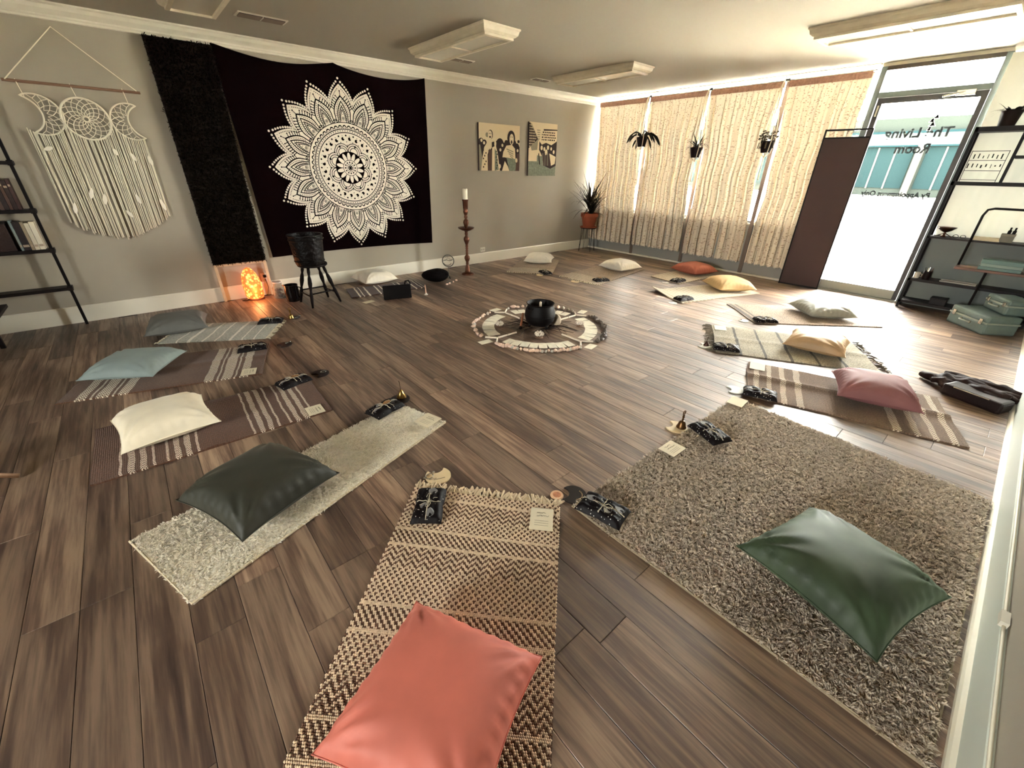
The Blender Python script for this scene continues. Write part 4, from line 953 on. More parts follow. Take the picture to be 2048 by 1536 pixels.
dish(2.235, .985, 1.8, dish_cream, 'cream crescent dish under the brass bell by the large shag rug', .068); dish(3.035, .975, 2.2, dish_white, 'pale crescent dish beside the rug with the mauve pillow', .064)
dish(3.70, 1.545, 1.8, dish_white, 'pale crescent dish under the dark cone at the fringe of the striped rug', .064); dish(4.74, 1.635, 1.6, dish_white, 'pale crescent dish beside the speckled rug', .05)
dish(1.055, 2.40, 2.9, dish_black, 'black crescent dish under the brass incense cone', .066); dish(.765, 3.155, 3.4, dish_black, 'black crescent dish with a silver ring on it', .064); dish(.715, 3.95, 3.3, dish_black, 'black crescent dish with a small silver charm on it', .062)
dish(4.74, 2.48, 1.2, dish_white, 'pale crescent dish by the rug with the yellow pillow', .05); dish(5.60, 3.10, 1.0, dish_white, 'pale crescent dish by the rug with the salmon pillow', .05)
dish(4.60, 3.95, .3, dish_cream, 'cream crescent dish by the beige rug in front of the first curtain', .06); dish(4.47, 4.55, 0, dish_cream, 'cream crescent dish by the beige rug near the candle holder', .05); dish(1.01, 4.69, 3.2, dish_black, 'black crescent dish with a silver spoon by the ivory rug', .05)
def rings(name, label, x, y, z, r):
    o = thing(name, label, 'jewellery', (x, y, z)); MB().tube([(r*math.cos(q), r*math.sin(q)*.7, .003) for q in np.linspace(0, 2*PI, 16, False)], .0032, 5, closed=True).build('band', silver, o, smooth=180); return o
rings('silver_ring', 'silver ring lying on the black crescent dish left of the runner', .79, 3.16, .007, .022)
o = rings('silver_charm', 'small silver charm on the black dish by the rug with the pale blue pillow', .74, 3.965, .007, .012); MB().sphere((.03, .005, .006), .007, 8, 6).build('bead', silver, o)
o = thing('silver_spoon', 'small silver spoon beside the brass bell by the ivory rug', 'spoon', (1.03, 4.68, .007), .4); MB().tube([(-.03, 0, .004), (.02, 0, .006)], .003, 5).build('handle', silver, o); MB().sphere((.033, 0, .005), .013, 10, 6, (1.2, .8, .4)).build('bowl', silver, o, smooth=180)
def bell(x, y, z, s, label, handle=True, m=brass):
    o = thing('hand_bell', label, 'bell', (x, y, z)); MB().lathe([(.030*s, 0), (.031*s, .004*s), (.025*s, .016*s), (.021*s, .034*s), (.016*s, .044*s), (.006*s, .049*s), (.001, .050*s)], 18).build('bell_body', m, o, smooth=50)
    if handle:
        MB().lathe([(.004*s, .048*s), (.0075*s, .058*s), (.004*s, .066*s), (.008*s, .076*s), (.005*s, .086*s), (.009*s, .094*s), (.001, .098*s)], 10).build('handle', m, o, smooth=60)
        MB().tube([(.013*s*math.cos(q), 0, .108*s+.013*s*math.sin(q)) for q in np.linspace(0, 2*PI, 14, False)], .0035*s, 5, closed=True).build('finial', m, o, smooth=180)
bell(2.25, .96, .008, 1.0, 'brass hand bell with a looped handle by the large shag rug', True, mat('aged_brass', (104, 74, 44), .35, metal=.8)); bell(.975, 4.685, .002, .95, 'shiny brass hand bell at the end of the ivory rug', True)
def cone(x, y, z, label, m, h=.06, r=.034, stick=.07):
    o = thing('incense_cone', label, 'incense holder', (x, y, z)); MB().lathe([(r, 0), (r*1.02, .003), (r*.2, h*.92), (.001, h)], 20).build('cone', m, o, smooth=50)
    if stick: MB().tube([(0, 0, h*.9), (-.008, -.004, h+stick)], .0018, 5).build('incense_stick', mat('incense', (60, 40, 28), .9), o)
cone(1.075, 2.415, .008, 'brass incense cone with a thin stick at the end of the cream runner', brass); cone(3.71, 1.535, .008, 'dark incense cone at the fringe of the striped rug', mat('dark_bronze', (70, 44, 34), .4, metal=.6), .045, .026, .045)

# ---------------------------------------------------------------- paper cards
def card(x, y, z, a, w, l, label, scrib=True, name='paper_card'):
    o = thing(name, label, 'card', (x, y, z), a, 'paper cards on the rugs'); MB().box(-l/2, -w/2, 0, l/2, w/2, .0012).build('sheet', paper, o)
    if scrib:
        s = MB(); r = random.Random(int(abs(x*1000)))
        for row in range(2):
            px, py = -l*.28+row*.018, w*(.02+.12*0); pts = []
            for k in range(12+4*row): pts.append((px+r.uniform(-.004, .004), -w*.22+k*w*.035, .0016)); 
            s.tube(pts, .0007, 4)
        for row in range(3): s.box(l*(.08+.1*row), -w*.3, .0012, l*(.08+.1*row)+.0012, w*.3, .0014)
        s.build('handwriting', ink, o)
    return o
card(1.028, .962, .016, dA['E'], .105, .135, 'cream paper card with handwriting on the tan zigzag rug'); card(1.97, .862, .030, dA['F'], .13, .10, 'cream paper card between the two bundles on the large shag rug')
card(2.82, .866, .030, dA['F']+.1, .13, .10, 'cream paper card on the far corner of the large shag rug', False); card(3.575, 1.03, .018, dA['G'], .15, .11, 'cream paper card on the rug with the mauve pillow', False)
card(4.27, 1.67, .016, dA['H'], .14, .11, 'pale paper card on the cream rug with dark stripes', False); card(1.045, 2.005, .030, dA['D'], .12, .13, 'pale paper card on the end of the cream shag runner')
card(.55, 2.60, .015, dA['C'], .12, .10, 'pale paper card on the rug with the cream white pillow'); card(.345, 3.50, .016, dA['B'], .12, .10, 'pale paper card on the rug with the pale blue pillow')
card(1.86, 4.775, .0005, .2, .08, .13, 'small cream card on the floor in front of the dark striped rug', False)
# ---------------------------------------------------------------- altar in the middle of the floor
AX, AY = 2.865, 2.885
iron = mat('cast_iron', (9, 4, 4), .6, spec=.25, bump=(60, .3, .004))
o = thing('cauldron', 'black cast-iron cauldron in the centre of the crystal circle', 'cauldron', (AX, AY, 0))
MB().lathe([(.02, .022), (.10, .03), (.142, .07), (.155, .12), (.150, .175), (.132, .215), (.130, .235), (.142, .25), (.136, .252), (.124, .235), (.126, .21), (.10, .12), (.02, .09)], 30).build('pot', iron, o, smooth=40)
for k in range(3): a = 2*PI*k/3+.5; MB().tube([(.09*math.cos(a), .09*math.sin(a), .05), (.11*math.cos(a), .11*math.sin(a), .0)], [.018, .012], 8).build('foot', iron, o)
for s in (-1, 1): MB().tube([(s*(.128+.028*math.sin(q)), .03*math.cos(q), .215-.01*math.sin(q)) for q in np.linspace(0, PI, 10)], .006, 6).build('lug', iron, o, smooth=180)
MB().tube([(.154*math.cos(q), .154*math.sin(q), .128) for q in np.linspace(0, 2*PI, 30, False)], .004, 5, closed=True).build('rib', iron, o, smooth=180)
o = thing('silver_candle', 'slim pale taper standing up inside the cauldron', 'candle', (AX+.01, AY+.01, .10)); MB().lathe([(.012, 0), (.012, .15), (.008, .155), (.001, .16)], 10).build('taper', mat('pale_wax', (206, 196, 184), .5), o, smooth=40); MB().tube([(0, 0, .158), (.001, 0, .172)], .0012, 4).build('wick', ink, o)
o = thing('twig_bundle', 'spray of thin dark twigs fanned around the foot of the cauldron', 'twigs', (AX, AY, 0)); r_ = random.Random(8)
for k in range(30):
    a = r_.choice([r_.uniform(-2.4, -.2), r_.uniform(1.8, 3.2)]); l0, l1 = .10, r_.uniform(.24, .40); b_ = a+r_.uniform(-.5, .5)
    MB().tube([(l0*math.cos(a), l0*math.sin(a), .012), ((l0+l1)/2*math.cos((a+b_)/2), (l0+l1)/2*math.sin((a+b_)/2), .022+r_.uniform(0, .02)), (l1*math.cos(b_), l1*math.sin(b_), r_.uniform(.006, .03))], [.004, .003, .0018], 5).build('twig', mat('dark_twig', (30, 16, 13), .9), o)
o = thing('wooden_mallet', 'short wooden mallet with dark tip leaning at the cauldron', 'mallet', (2.66, 2.945, 0)); MB().tube([(0, 0, .02), (.09, .07, .13)], [.012, .011], 8).build('shaft', mat('mallet_wood', (134, 84, 58), .6), o, smooth=60); MB().sphere((-.006, -.004, .018), .018, 10, 8).build('tip', black_metal, o, smooth=180)
o = thing('white_shell', 'rounded white shell resting against the right side of the cauldron', 'shell', (3.02, 2.80, 0)); MB().sphere((0, 0, .062), .062, 16, 10, (.55, 1, 1)).build('shell', mat('shell', (216, 200, 178), .5), o, smooth=180); MB().tube([(-.02+.01*math.cos(q), .045*math.cos(q), .062+.045*math.sin(q)) for q in np.linspace(0, PI, 12)], .003, 5).build('rib', mat('shell', (0, 0, 0)), o)
petal_m = mat('frosted_glass', (240, 232, 220), .35)
def lotus(x, y, s, label):
    o = thing('lotus_tealight', label, 'candle holder', (x, y, 0), 0, 'lotus tealight holders'); MB().lathe([(.030*s, 0), (.038*s, .004), (.02*s, .012), (.03*s, .022*s+.006), (.026*s, .024*s+.006)], 14).build('base', mat('lotus_base', (120, 96, 80), .5), o, smooth=50)
    for ring_i, (n, rr, hh, tl) in enumerate(((7, .046, .050, .5), (6, .030, .062, .25))):
        for k in range(n):
            a = 2*PI*k/n+ring_i*.4; d = Vector((math.cos(a), math.sin(a), 0)); sd = Vector((-d.y, d.x, 0)); b0 = d*.014*s+Vector((0, 0, .014*s))
            tip = d*(rr*s)+Vector((0, 0, hh*s)); mid = b0*.45+tip*.55+d*.010*s; w = .017*s
            mb = MB(); vs = [b0-sd*w*.5, b0+sd*w*.5, mid+sd*w, tip, mid-sd*w]; vs += [v-d*.003 for v in vs]
            mb.add(vs, [(0, 1, 2, 3, 4), (9, 8, 7, 6, 5)]+[(i, 5+i, 5+(i+1) % 5, (i+1) % 5) for i in range(5)]); mb.build('petal', petal_m, o)
lotus(2.53, 3.125, 1.0, 'lotus tealight holder on the side of the circle facing the stool'); lotus(2.64, 2.655, 1.05, 'lotus tealight holder on the near side of the circle'); lotus(3.195, 2.63, 1.0, 'lotus tealight holder on the side of the circle facing the door')
ORD = ['first', 'second', 'third', 'fourth', 'fifth', 'sixth', 'seventh', 'eighth', 'ninth', 'tenth', 'eleventh', 'twelfth', 'thirteenth', 'fourteenth', 'fifteenth', 'sixteenth', 'seventeenth', 'eighteenth', 'nineteenth', 'twentieth']
def px(x, y, z=0): d = Vector((x, y, z))-Vector((0, 0, CAM_H)); return d.dot(R_)/d.dot(F_)
# oracle cards in four arcs
cme = MB().box(-.062, -.0385, 0, .062, .0385, .0018); card_paper = mat('oracle_card_face', (232, 226, 208), .6, var=.12, vscale=18)
cproto = cme.build('tmp', card_paper); cmesh = cproto.data; cmesh.name = 'oracle_card'; bpy.data.objects.remove(cproto)
def flat(name, mesh, loc, a, label, cat, group, rx=0):
    o = bpy.data.objects.new(name, mesh); C.objects.link(o); o.location = loc; o.rotation_euler = (rx, 0, a); return tag(o, label, cat, group)
for ai, (am, where) in enumerate(((PI*.75, 'facing the stool'), (PI*1.25, 'facing the viewer'), (PI*1.75, 'facing the door'), (PI*.25, 'facing the corner plant'))):
    n = 8
    for k in range(n):
        a = am+(k-(n-1)/2)*.158
        flat('oracle_card', cmesh, (AX+.525*math.cos(a), AY+.525*math.sin(a), .0004+.0016*(k % 3)), a+.03*((k*7) % 3-1), f'{ORD[k]} oracle card from the {("far end", "left", "near end", "right")[ai]} in the arc {where}', 'card', 'oracle cards laid in arcs around the cauldron')
for x, y, a, w in ((2.855, 3.60, .1, 'side nearest the tapestry'), (3.59, 2.935, .3, 'side nearest the curtains'), (2.17, 2.887, -.1, 'side nearest the left pillows'), (2.857, 2.20, .2, 'side nearest the large shag rug')):
    flat('oracle_card', cmesh, (x, y, .0006), a, f'single oracle card outside the circle on the {w}', 'card', 'single oracle cards outside the circle')
# selenite sticks
sproto = MB().tube([(-.055, 0, .009), (.055, 0, .009)], .009, 6).build('tmp', mat('selenite', (244, 232, 216), .5)); smesh = sproto.data; smesh.name = 'selenite_stick'; bpy.data.objects.remove(sproto)
for k, w in enumerate(('toward the curtains', 'toward the tapestry', 'toward the left pillows', 'toward the large shag rug')):
    a = k*PI/2; c, s = math.cos(a), math.sin(a)
    for rr in (.37, .49): flat('selenite_stick', smesh, (AX+rr*c, AY+rr*s, 0), a, f'{"inner" if rr < .4 else "outer"} white selenite stick on the line pointing {w}', 'crystal', 'white selenite sticks')
    pq = {sg: (AX+.555*c+.062*math.cos(a+sg*.85), AY+.555*s+.062*math.sin(a+sg*.85), 0) for sg in (-1, 1)}
    for sg in (-1, 1): aa = a+sg*.85; flat('selenite_stick', smesh, pq[sg], aa, f'{"left" if px(*pq[sg]) < px(*pq[-sg]) else "right"} white selenite stick splayed where the line points {w}', 'crystal', 'white selenite sticks')
# crystal chips around the rim
chips = []
for k in range(4):
    r = random.Random(k); mb = MB(); mb.sphere((0, 0, .009), .014, 6, 4, (1.2+.3*r.random(), .8, .75)); mb.v = [(x*(1+r.uniform(-.25, .25)), y*(1+r.uniform(-.25, .25)), max(0, z*(1+r.uniform(-.2, .25)))) for x, y, z in mb.v]
    c_ = mb.build('tmp', mat('rose_quartz', (236, 208, 190), .4) if k < 3 else mat('clear_quartz', (196, 190, 178), .3)); c_.data.name = 'crystal_chip'; chips.append(c_.data); bpy.data.objects.remove(c_)
chip_dk = []
for me in chips[:2]: m2 = me.copy(); m2.materials.clear(); m2.materials.append(mat('smoky_quartz', (96, 84, 74), .4)); chip_dk.append(m2)
r_ = random.Random(12)
for ai, (am, where, n, dk) in enumerate(((PI*.75, 'facing the stool', 15, 0), (PI*1.25, 'facing the viewer', 30, 0), (PI*1.75, 'facing the door', 26, 1), (PI*.25, 'facing the corner plant', 14, 0))):
    for k in range(n):
        a = am+(k-(n-1)/2)*(1.26/n)+r_.uniform(-.012, .012); rr = .665+r_.uniform(-.014, .018)
        o = flat('crystal_chip', r_.choice(chip_dk if dk else chips), (AX+rr*math.cos(a), AY+rr*math.sin(a), 0), r_.uniform(0, 6), f'{"smoky" if dk else "pale rose"} crystal chip in the outer ring {where}', 'crystal', 'crystal chips in the outer ring')
        s_ = r_.uniform(1.0, 1.7); o.scale = (s_, s_, s_)

# ---------------------------------------------------------------- tall candle holder
o = thing('candle_holder', 'tall turned bronze floor candle holder with a wide drip dish', 'candle holder', (3.64, 5.262, 0))
prof = [(.02, 0), (.098, 0), (.10, .012), (.092, .024), (.05, .034), (.038, .05), (.034, .10), (.022, .14), (.018, .155), (.026, .165), (.018, .178), (.030, .20), (.042, .235), (.036, .265), (.020, .285), (.016, .30), (.024, .312), (.016, .325), (.022, .345), (.016, .36), (.022, .38), (.016, .395), (.024, .41), (.018, .425), (.026, .45), (.044, .50), (.040, .53), (.022, .55), (.018, .565), (.026, .58), (.020, .60), (.028, .625)]
MB().lathe(prof, 22).build('stem', bronze, o, smooth=70)
MB().lathe([(.02, .622), (.06, .628), (.112, .655), (.118, .672), (.112, .672), (.06, .648), (.02, .645)], 28).build('drip_dish', bronze, o, smooth=50)
MB().lathe([(.022, .645), (.018, .66), (.030, .69), (.042, .735), (.036, .765), (.020, .78), (.018, .795), (.028, .81), (.020, .83), (.026, .85), (.034, .87), (.034, .89), (.030, .90), (.036, .93), (.038, 1.01), (.046, 1.035), (.046, 1.042), (.02, 1.042)], 22).build('socket', bronze, o, smooth=60)
o = thing('pillar_candle', 'white pillar candle on top of the tall bronze holder', 'candle', (3.64, 5.262, 1.042)); MB().lathe([(.034, 0), (.034, .130), (.030, .136), (.012, .130), (.001, .128)], 20).build('wax', mat('white_wax', (224, 216, 196), .5), o, smooth=40); MB().tube([(0, 0, .128), (.002, 0, .146)], .0015, 5).build('wick', ink, o)

# ---------------------------------------------------------------- stool with bucket
turned = mat('dark_turned_wood', (12, 5, 4), .6, spec=.1, var=.3, vscale=20)
o = thing('wooden_stool', 'dark round wooden stool with four turned legs', 'stool', (1.405, 5.105, 0))
MB().lathe([(.02, .425), (.145, .425), (.158, .435), (.158, .452), (.148, .460), (.001, .462)], 28).build('seat', turned, o, smooth=40)
feet = [(-.17, .145), (-.14, -.19), (.155, .165), (.205, -.11)]; tops = [(-.085, .08), (-.075, -.085), (.08, .085), (.09, -.07)]
def lp(i, q): return Vector((tops[i][0]*(1-q)+feet[i][0]*q, tops[i][1]*(1-q)+feet[i][1]*q, .428*(1-q)))
for i in range(4): MB().tube([lp(i, q) for q in (0, .12, .2, .28, .4, .5, .58, .66, .8, 1)], [.015, .018, .012, .020, .024, .018, .012, .019, .017, .011], 10).build('leg', turned, o, smooth=180)
for a, b_ in ((0, 1), (2, 3), (0, 2), (1, 3)): q = .66 if a in (0, 1) and b_ in (2, 3) else .72; MB().tube([lp(a, q), lp(b_, q)], .008, 8).build('stretcher', turned, o, smooth=180)
o = thing('bucket', 'dark hammered metal bucket standing on the stool', 'bucket', (1.375, 5.06, .462))
MB().lathe([(.02, 0), (.146, 0), (.150, .01), (.158, .10), (.166, .20), (.176, .292), (.184, .298), (.184, .310), (.172, .310), (.160, .20), (.142, .02), (.02, .015)], 32).build('body', mat('hammered_metal', (11, 5, 4), .45, spec=.18, bump=(26, .7, .02), var=.4, vscale=10), o, smooth=40)
for z, r in ((.035, .154), (.255, .173)): MB().tube([(r*math.cos(q), r*math.sin(q), z) for q in np.linspace(0, 2*PI, 32, False)], .005, 5, closed=True).build('hoop', black_metal, o, smooth=180)
MB().tube([(.176+.01*math.sin(q), .03*math.cos(q), .255+.03*math.sin(q)*.3) for q in np.linspace(0, PI, 8)], .004, 5).build('handle', silver, o)

# ---------------------------------------------------------------- salt lamp, outlet, jar, jug
def salt_mat():
    m, t, b = newmat('salt_crystal'); co = t.coord(); v = t.voronoi(co, 34.); n = t.noise(co, 16, 4)
    col = t.ramp(t.m('ADD', t.m('MULTIPLY', v, .5), t.m('MULTIPLY', n, .7)), [(.30, lin((255, 200, 120))), (.48, lin((252, 150, 72))), (.66, lin((205, 78, 30)))])
    t.l.new(col, b.inputs['Base Color']); t.l.new(col, b.inputs['Emission Color']); b.inputs['Emission Strength'].default_value = SALT; b.inputs['Roughness'].default_value = .5
    t.l.new(t.bump(n, .8, .02), b.inputs['Normal']); return m
SALT = .20
o = thing('salt_lamp', 'glowing orange salt lamp on the floor below the grass panel', 'lamp', (.865, 5.715, 0))
MB().lathe([(.02, 0), (.088, 0), (.090, .012), (.084, .018), (.02, .018)], 22).build('base', mat('lamp_base', (120, 62, 36), .5), o, smooth=40)
r_ = random.Random(4); mb = MB(); prof = [(.082, .018), (.096, .05), (.100, .11), (.098, .18), (.088, .245), (.072, .30), (.054, .335), (.032, .36), (.001, .368)]
n = 18
for i, (r, z) in enumerate(prof):
    for j in range(n): a = 2*PI*j/n; k = 1+r_.uniform(-.07, .07); mb.v.append((r*k*math.cos(a)-.02*(z/.37)**2, r*k*math.sin(a)*.9, z+r_.uniform(-.006, .006)))
mb.f = [(i*n+j, i*n+(j+1) % n, (i+1)*n+(j+1) % n, (i+1)*n+j) for i in range(len(prof)-1) for j in range(n)]; mb.mi = [0]*len(mb.f)
mb.build('salt_crystal', salt_mat(), o, smooth=60)
bulb = bpy.data.lights.new('lamp_glow', 'POINT'); bulb.energy = .22; bulb.color = (1, .42, .14); bulb.shadow_soft_size = .06
bo = bpy.data.objects.new('lamp_glow', bulb); C.objects.link(bo); bo.parent = o; bo.location = (-.01, -.14, .12)
MB().tube([(-.07, -.03, .006), (-.12, -.05, .006), (-.15, -.02, .006), (-.11, .0, .007), (-.10, -.04, .008), (-.06, -.02, .02)], .003, 6).build('cord', black_metal, o, smooth=180)
MB().tube([(.07, .02, .006), (.14, .05, .02), (.17, .07, .10), (.163, .112, .195)], .003, 6).build('cord', black_metal, o, smooth=180)
def outlet(x, z, label, plug=False, wide=.075, tall=.115):
    o = thing('wall_outlet', label, 'outlet', (x, YW, z)); MB().box(-wide/2, -.006, -tall/2, wide/2, 0, tall/2).build('plate', white_plastic, o, bevel=.002)
    for s in (-1, 1): MB().box(-.012+(.02*s if wide > tall else 0), -.0075, -.012+(0 if wide > tall else .024*s), .012+(.02*s if wide > tall else 0), -.0055, .012+(0 if wide > tall else .024*s)).build('socket', mat('socket_grey', (176, 170, 156), .5), o)
    if plug: MB().box(-.016, -.036, .008, .016, -.0076, .038).build('plug', black_metal, o, bevel=.003)
outlet(1.028, .205, 'white wall outlet with a black plug behind the salt lamp', True); outlet(4.36, .212, 'white wall outlet right of the tall candle holder', False, .10, .07)
o = thing('glass_jar', 'clear glass jar of pink dried petals on the floor between lamp and jug', 'jar', (1.10, 5.60, 0))
glassy, t, b = newmat('clear_jar_glass'); b.inputs['Transmission Weight'].default_value = .85; b.inputs['Roughness'].default_value = .06; b.inputs['Base Color'].default_value = (*lin((236, 226, 216)), 1); b.inputs['IOR'].default_value = 1.15
MB().lathe([(.02, 0), (.062, 0), (.066, .01), (.066, .12), (.05, .145), (.046, .16), (.052, .175), (.048, .175), (.042, .16), (.046, .143), (.061, .118), (.061, .012), (.02, .006)], 22).build('glass', glassy, o, smooth=40)
pet = MB(); r_ = random.Random(6)
for k in range(70): a, rr, z = r_.uniform(0, 2*PI), .045*math.sqrt(r_.random()), r_.uniform(.014, .105); pet.sphere((rr*math.cos(a), rr*math.sin(a), z), .011, 5, 3, (1, .8, .5))
tag(pet.build('petals', mat('dried_petals', (168, 96, 92), .9, var=.4, vscale=60), o), kind='stuff')
MB().lathe([(.02, .176), (.05, .176), (.054, .184), (.05, .194), (.001, .198)], 18).build('lid', mat('jar_lid', (210, 190, 180), .4), o, smooth=40)
o = thing('jug', 'shiny black jug with a handle standing left of the stool', 'jug', (1.19, 5.365, 0), -.7)
MB().lathe([(.02, 0), (.066, 0), (.070, .008), (.076, .06), (.078, .12), (.074, .165), (.076, .19), (.072, .19), (.069, .165), (.070, .06), (.02, .012)], 24).build('body', mat('black_glaze', (8, 4, 4), .15, spec=.5), o, smooth=40)
MB().tube([(.072, 0, .165), (.105, 0, .16), (.115, 0, .11), (.10, 0, .06), (.074, 0, .045)], .008, 8).build('handle', mat('black_glaze', (0, 0, 0)), o, smooth=180); MB().prism([(-.10, 0), (-.066, .022), (-.066, -.022)], .172, .188).build('spout', mat('black_glaze', (0, 0, 0)), o)

# ---------------------------------------------------------------- things beside the dark rug
o = thing('carry_case', 'black rectangular case standing in front of the dark striped rug', 'case', (2.195, 4.68, 0), ang((2.033, 4.728), (2.352, 4.623)))
MB().obox((-.165, .012, .085), (.165, .012, .085), .05, .165, (0, .18, 1)).build('body', mat('black_leatherette', (9, 4, 4), .7, spec=.15, bump=(120, .3, .002)), o, bevel=.008); MB().obox((-.15, -.014, .082), (.15, -.014, .082), .006, .135, (0, .18, 1)).build('front_panel', mat('case_panel', (7, 3, 3), .6, spec=.15), o)
MB().tube([(.10, .03, .165), (.11, .035, .20), (.15, .035, .205), (.17, .03, .165)], .010, 6).build('handle', black_metal, o, smooth=180)
o = thing('taper_candle', 'thin pink taper candle in a tiny holder right of the black case', 'candle', (2.56, 4.64, 0)); MB().tube([(0, 0, .012), (-.006, 0, .125)], [.008, .006], 8).build('taper', mat('pink_wax', (204, 160, 138), .5), o, smooth=60); MB().lathe([(.022, 0), (.024, .006), (.012, .012), (.012, .022), (.008, .022)], 14).build('holder', white_plastic, o, smooth=50)
o = thing('meditation_cushion', 'black rounded cushion on the floor behind the moon disc stand', 'cushion', (3.02, 5.16, 0), -.4)
MB().grid(lambda u, v: ((.19*math.sin(PI*v))*math.cos(2*PI*u)*(1+.06*math.sin(6*PI*u)), .15*math.sin(PI*v)*math.sin(2*PI*u), .088-.087*math.cos(PI*v)*(1+.08*math.cos(2*PI*u))), 30, 14).build('cushion', black_cloth, o, smooth=180); MB().tube([(.13, -.09, .12), (.17, -.11, .10), (.19, -.09, .05)], .007, 6).build('strap', black_cloth, o, smooth=180)
o = thing('moon_disc_stand', 'pierced metal moon disc on a thin stand in front of the black cushion', 'ornament', (3.13, 4.985, 0), YAW-PI/2)
iron2 = mat('grey_iron', (92, 92, 84), .4, metal=.7)
dz = .30
MB().tube([(.078*math.cos(q), 0, dz+.078*math.sin(q)) for q in np.linspace(0, 2*PI, 36, False)], .0065, 6, closed=True).build('rim', iron2, o, smooth=180)
w = MB()
for q in np.linspace(.3, 2.9, 9): w.tube([(.02*math.cos(q), 0, dz+.005+.02*math.sin(q)), (.074*math.cos(q), 0, dz+.074*math.sin(q))], .002, 4)
w.tube([(-.075, 0, dz-.002), (-.02, 0, dz+.012), (.02, 0, dz+.002), (.06, 0, dz+.014)], .004, 5); w.tube([(.05*math.cos(q)-.01, 0, dz-.03+.03*math.sin(q)) for q in np.linspace(PI, 2*PI, 10)], .004, 5); w.build('moon_tracery', iron2, o)
MB().tube([(0, 0, dz-.08), (0, 0, .01)], .004, 6).build('stem', iron2, o); MB().lathe([(.04, 0), (.04, .005), (.01, .012), (.004, .018)], 16).build('base', iron2, o, smooth=40)
for k, (x, y) in enumerate(((3.10, 4.93), (3.19, 4.97), (3.27, 5.02), (3.04, 4.90))): flat('crystal_chip', chips[k % 3], (x, y, 0), k, 'pale crystal chip on the floor at the foot of the moon disc', 'crystal', 'crystal chips at the moon disc')

# ---------------------------------------------------------------- potted plant in the corner
PX, PY = 6.70, 5.53
o = thing('plant_stand', 'black wire hairpin plant stand in the corner', 'plant stand', (PX, PY, 0))
MB().lathe([(.150, .425), (.155, .43), (.155, .44), (.150, .444), (.001, .444)], 26).build('top', black_metal, o, smooth=40)
for k in range(4):
    a = PI/4+k*PI/2+.35; d = Vector((math.cos(a), math.sin(a), 0)); s = Vector((-d.y, d.x, 0)); MB().tube([d*.12+s*.035+Vector((0, 0, .427)), d*.165+Vector((0, 0, .004)), d*.12-s*.035+Vector((0, 0, .427))], .005, 6).build('leg', black_metal, o)
MB().lathe([(.16, .443), (.165, .455), (.155, .458), (.14, .448)], 24).build('saucer', terracotta, o, smooth=40)
o = thing('potted_plant', 'spiky grass-leaved plant in a terracotta pot in the corner', 'potted plant', (PX, PY, .446))
MB().lathe([(.02, .0), (.105, 0), (.112, .01), (.145, .185), (.163, .188), (.168, .20), (.168, .25), (.160, .255), (.150, .25), (.142, .19), (.02, .18)], 28).build('pot', terracotta, o, smooth=40)
MB().lathe([(.146, .225), (.001, .235)], 20).build('soil', mat('soil', (40, 28, 22), .95), o)
MB().tube([(0, 0, .22), (.01, .0, .32), (-.01, .01, .42)], [.018, .014, .010], 7).tube([(.04, .03, .22), (.07, .05, .33)], [.012, .009], 7).build('stem', mat('plant_stem', (70, 52, 34), .8), o, smooth=180)
lv = MB(); r_ = random.Random(9)
def strap_leaf(mb, base, d, L_, w, droop, n=6):
    d = Vector(d).normalized(); sd = d.cross(Vector((0, 0, 1))); sd = sd.normalized() if sd.length > .05 else Vector((1, 0, 0)); p = Vector(base); vs = []; cur = d.copy()
    for i in range(n+1):
        q = i/n; ww_ = w*(1-q**1.5)*.5+.0008; vs += [p-sd*ww_, p+sd*ww_]; p = p+cur*(L_/n); cur = (cur+Vector((0, 0, -droop))).normalized()
    mb.add(vs, [(2*i, 2*i+1, 2*i+3, 2*i+2) for i in range(n)])
for k in range(120):
    a = r_.uniform(0, 2*PI); up = r_.uniform(.35, 1.9); c_ = r_.choice([(-.01, .01, .42), (.07, .05, .33), (0, 0, .30), (-.03, -.04, .24), (.03, -.03, .24)])
    sc_ = min(1, (.42 if math.sin(a) < .3 and math.cos(a) < .35 else .24)/.42); strap_leaf(lv, c_, (math.cos(a)*sc_, math.sin(a)*sc_, up), r_.uniform(.45, .80)*(.7+.3*sc_), r_.uniform(.018, .028), r_.uniform(.04, .26))
lv.v = [(min(x, .30), min(y, .285), z) for x, y, z in lv.v]; lv.build('leaves', leaf_dark, o, smooth=180)

